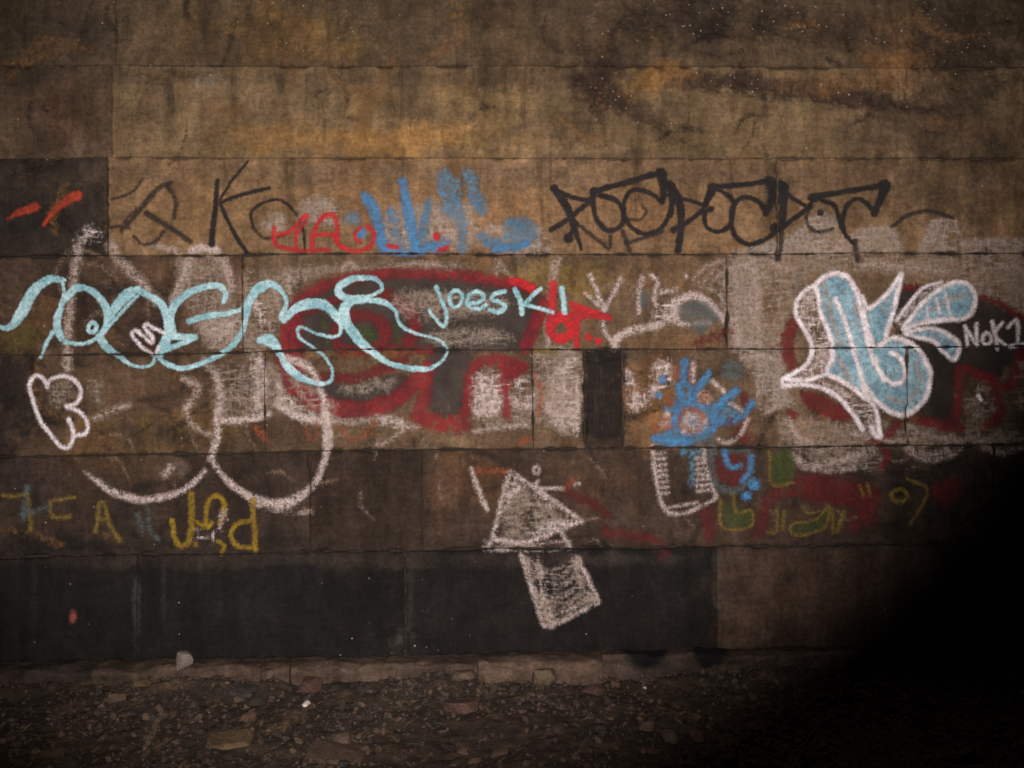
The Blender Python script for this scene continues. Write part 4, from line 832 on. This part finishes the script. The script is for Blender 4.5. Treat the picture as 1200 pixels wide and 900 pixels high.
link('ground', mesh_np('ground', GP.reshape(-1, 3), grid_faces(*GX.shape), GROUND), None, kind='structure')

def rock_mesh(seed, flat, sub=2, block=0.0):
    r = random.Random(seed)
    import bmesh
    bm = bmesh.new(); bmesh.ops.create_icosphere(bm, subdivisions=sub, radius=1)
    cuts = [(Vector((r.gauss(0, 1), r.gauss(0, 1), r.gauss(0, 1))).normalized(), r.uniform(.45, .8)) for _ in range(9)]
    if block: cuts += [(Vector(v), block) for v in ((1, 0, 0), (-1, 0, 0), (0, 1, .1), (0, -1, .15), (0, 0, 1), (0, .1, -1))]
    for v in bm.verts:
        p = v.co.copy()
        for n, d in cuts:
            k = p.dot(n) - d
            if k > 0: p -= n * k * 0.93
        p *= 1 + r.uniform(-.04, .04)
        v.co = (p.x, p.y, p.z * flat)
    me = bpy.data.meshes.new('stone'); bm.to_mesh(me); bm.free()
    return me

ROCKS = {k: plain_material('rock_' + k, *c, 35, 0.9, 0.006) for k, c in dict(
    tan=((98, 82, 68), (74, 61, 51)), red=((92, 68, 58), (72, 54, 47)), grey=((72, 65, 62), (52, 47, 45)), dark=((60, 51, 45), (42, 37, 33)),
    pale=((118, 107, 100), (90, 80, 74)), brown=((94, 76, 62), (68, 55, 46)), ochre=((104, 84, 60), (80, 64, 48)), white=((200, 186, 176), (160, 146, 136))).items()}

def put_stone(name, label, px, py, w, flat, kind, group=None, tall=None, turn=None, block=0.0, sub=3, ledge=False):
    """a loose stone whose base stands at a frame position; w its width in metres"""
    z = FOOT_Z if ledge else 0.0
    p = on_ground(px, py, z)
    r = random.Random(int(px * 31 + py * 7))
    me = rock_mesh(r.random(), 1, sub, block); me.materials.append(ROCKS[kind])
    o = link(name, me, None, label=label, category='stone', kind='thing')
    if group: o['group'] = group
    h = w * flat
    if not ledge: z = float(ground_h(np.array(p[0]), np.array(p[1])))
    o.scale = (w / 2 / .75, w / 2 * r.uniform(.7, 1.0) / .75, h / 2 / .75)
    o.location = (p[0], p[1], z + h * 0.42)
    o.rotation_euler = (r.uniform(-.15, .15), r.uniform(-.15, .15), r.uniform(0, 6.28) if turn is None else turn)
    return o

put_stone('broken_stone', 'pale upright broken stone standing on the footing ledge', 216, 784, .072, 1.1, 'pale', block=.62, turn=.4, ledge=True)
put_stone('broken_stone', 'square tan stone set against the foot of the ledge', 637, 801, .105, .75, 'tan', block=.6, turn=.1)
put_stone('flat_slab', 'flat reddish slab of stone lying on the rubble', 541, 831, .15, .26, 'red', block=.66, turn=.15)
put_stone('flat_slab', 'flat tan stone tucked under the ledge beside the square stone', 545, 805, .10, .4, 'tan', block=.66, turn=-.2)
put_stone('broken_stone', 'rounded reddish-brown stone below the ledge', 362, 812, .095, .55, 'red', block=.66)
put_stone('broken_stone', 'small ochre stone in the dark rubble', 168, 815, .06, .6, 'ochre', block=.66)
put_stone('broken_stone', 'brown stone next to the small ochre one', 137, 825, .07, .6, 'brown', block=.66)
put_stone('broken_stone', 'tan stone leaning at the foot of the ledge', 314, 806, .07, .7, 'tan', block=.7)
put_stone('flat_slab', 'broad grey flat stone lying in the rubble', 285, 817, .13, .3, 'grey', block=.66, turn=.1)
put_stone('pebble', 'tiny white pebble in the middle of the rubble', 360, 828, .034, .6, 'white')
put_stone('pebble', 'pale grey pebble beside the tiny white one', 301, 829, .026, .7, 'pale')
put_stone('flat_slab', 'low ochre-brown slab half sunk in dirt', 270, 872, .16, .16, 'ochre', block=.66, turn=.1)
put_stone('flat_slab', 'long low brown slab at the front of the rubble', 395, 888, .2, .14, 'brown', block=.66, turn=-.08)
put_stone('broken_stone', 'red-brown stone on the rubble in front of the ledge step', 695, 812, .075, .6, 'red', block=.7)
put_stone('pebble', 'small bluish-white pebble near the ledge joint', 755, 806, .018, .8, 'white')
put_stone('pebble', 'single pale chip lying in the darkest rubble', 864, 862, .03, .3, 'pale')
r = random.Random(5)
KINDS = ['brown'] * 7 + ['grey'] * 2 + ['dark'] * 4 + ['tan'] + ['red']
n = 0
while n < 150:
    px, py = r.uniform(-150, 1350), r.triangular(800, 930, 812)
    w = r.choice((.024, .028, .032, .036, .04, .048, .06)) * r.uniform(.8, 1.25)
    kind, flat = r.choice(KINDS), r.uniform(.35, .7)
    look = dict(brown='brown', grey='grey', dark='blackish', tan='tan', red='reddish', ochre='ochre')[kind]
    put_stone('rubble_stone', ('large ' if w > .05 else 'small ' if w < .031 else '') + ('flat ' if flat < .5 else 'lumpy ') + look + ' rubble stone lying loose on the dirt below the ledge', px, py, w, flat, kind, 'loose rubble stones below the wall', block=.72, sub=2)
    n += 1

# gravel and crumbs too small to count
def gravel(name, count, lo, hi, mat, seed, what, flat=(.4, .9)):
    g = np.random.default_rng(seed)
    base = rock_mesh(seed, 1, 1)
    bv = np.array([v.co[:] for v in base.vertices]); bf = np.array([p.vertices[:] for p in base.polygons])
    bpy.data.meshes.remove(base)
    y = -0.11 - g.power(1.0, count) * 1.9 * g.random(count) ** .6
    x = g.uniform(-2.9, 3.1, count)
    x = x + (vnoise(x * 3, y * 3, 5) - .5) * .5
    s = g.uniform(lo, hi, count) * (0.6 + 0.8 * g.random(count) ** 3)
    V = []
    ang = g.uniform(0, 6.28, count); fl_ = g.uniform(*flat, count); asp = g.uniform(.55, 1, count)
    ca, sa = np.cos(ang), np.sin(ang)
    bx = bv[None, :, 0] * s[:, None]; by = bv[None, :, 1] * (s * asp)[:, None]; bz = bv[None, :, 2] * (s * fl_)[:, None]
    tilt = g.uniform(-.5, .5, count)[:, None]
    bz = bz + bx * tilt
    X = x[:, None] + bx * ca[:, None] - by * sa[:, None]; Y = y[:, None] + bx * sa[:, None] + by * ca[:, None]
    Zz = ground_h(x, y)[:, None] + bz + (s * fl_ * .35)[:, None]
    V = np.stack([X, Y, Zz], -1).reshape(-1, 3)
    F = (bf[None] + (np.arange(count) * len(bv))[:, None, None]).reshape(-1, 3)
    link(name, mesh_np(name, V, F, mat, False), None, kind='stuff', label=what + ' scattered over the dirt below the wall', category='gravel')
gravel('gravel', 5200, .006, .017, ROCKS['dark'], 1, 'fine blackish gravel')
gravel('gravel', 3400, .006, .018, ROCKS['brown'], 2, 'fine brown gravel')
gravel('gravel', 1800, .006, .016, ROCKS['grey'], 3, 'fine grey gravel')
gravel('gravel', 900, .005, .014, ROCKS['tan'], 4, 'fine tan grit')
gravel('gravel', 50, .004, .008, ROCKS['pale'], 6, 'few pale crumbs of stone')

# dead leaves and bark crumbs lying flat
def litter(count, seed, mat):
    g = np.random.default_rng(seed)
    y = -0.10 - 1.9 * g.random(count) ** 1.1; x = g.uniform(-2.9, 3.1, count)
    x = x + (vnoise(x * 2, y * 3, 15) - .5) * .9
    a = g.uniform(0, 6.28, count); L = g.uniform(.008, .028, count); W = L * g.uniform(.25, .6, count)
    z = ground_h(x, y) + g.uniform(.003, .016, count)
    base = np.array([(-1, 0, 0), (-.3, .9, .25), (.5, .7, .3), (1, 0, .1), (.5, -.7, .3), (-.3, -.9, .25)])
    bx, by, bz = base[None, :, 0] * L[:, None], base[None, :, 1] * W[:, None], base[None, :, 2] * (L * g.uniform(-.6, 1.0, count))[:, None]
    bz = bz + bx * g.uniform(-.5, .5, count)[:, None]
    ca, sa = np.cos(a)[:, None], np.sin(a)[:, None]
    V = np.stack([x[:, None] + bx * ca - by * sa, y[:, None] + bx * sa + by * ca, z[:, None] + bz], -1).reshape(-1, 3)
    F = (np.array([(0, 1, 2, 3), (0, 3, 4, 5)])[None] + (np.arange(count) * 6)[:, None, None]).reshape(-1, 4)
    link('leaf_litter', mesh_np('leaf_litter', V, F, mat, False), None, kind='stuff', label='dead brown leaves and bark crumbs strewn over the dirt', category='leaf litter')
LEAF = plain_material('dead_leaf', (80, 64, 50), (54, 44, 36), 60, 0.85, 0.002, (92, 75, 57))
litter(4200, 31, LEAF)
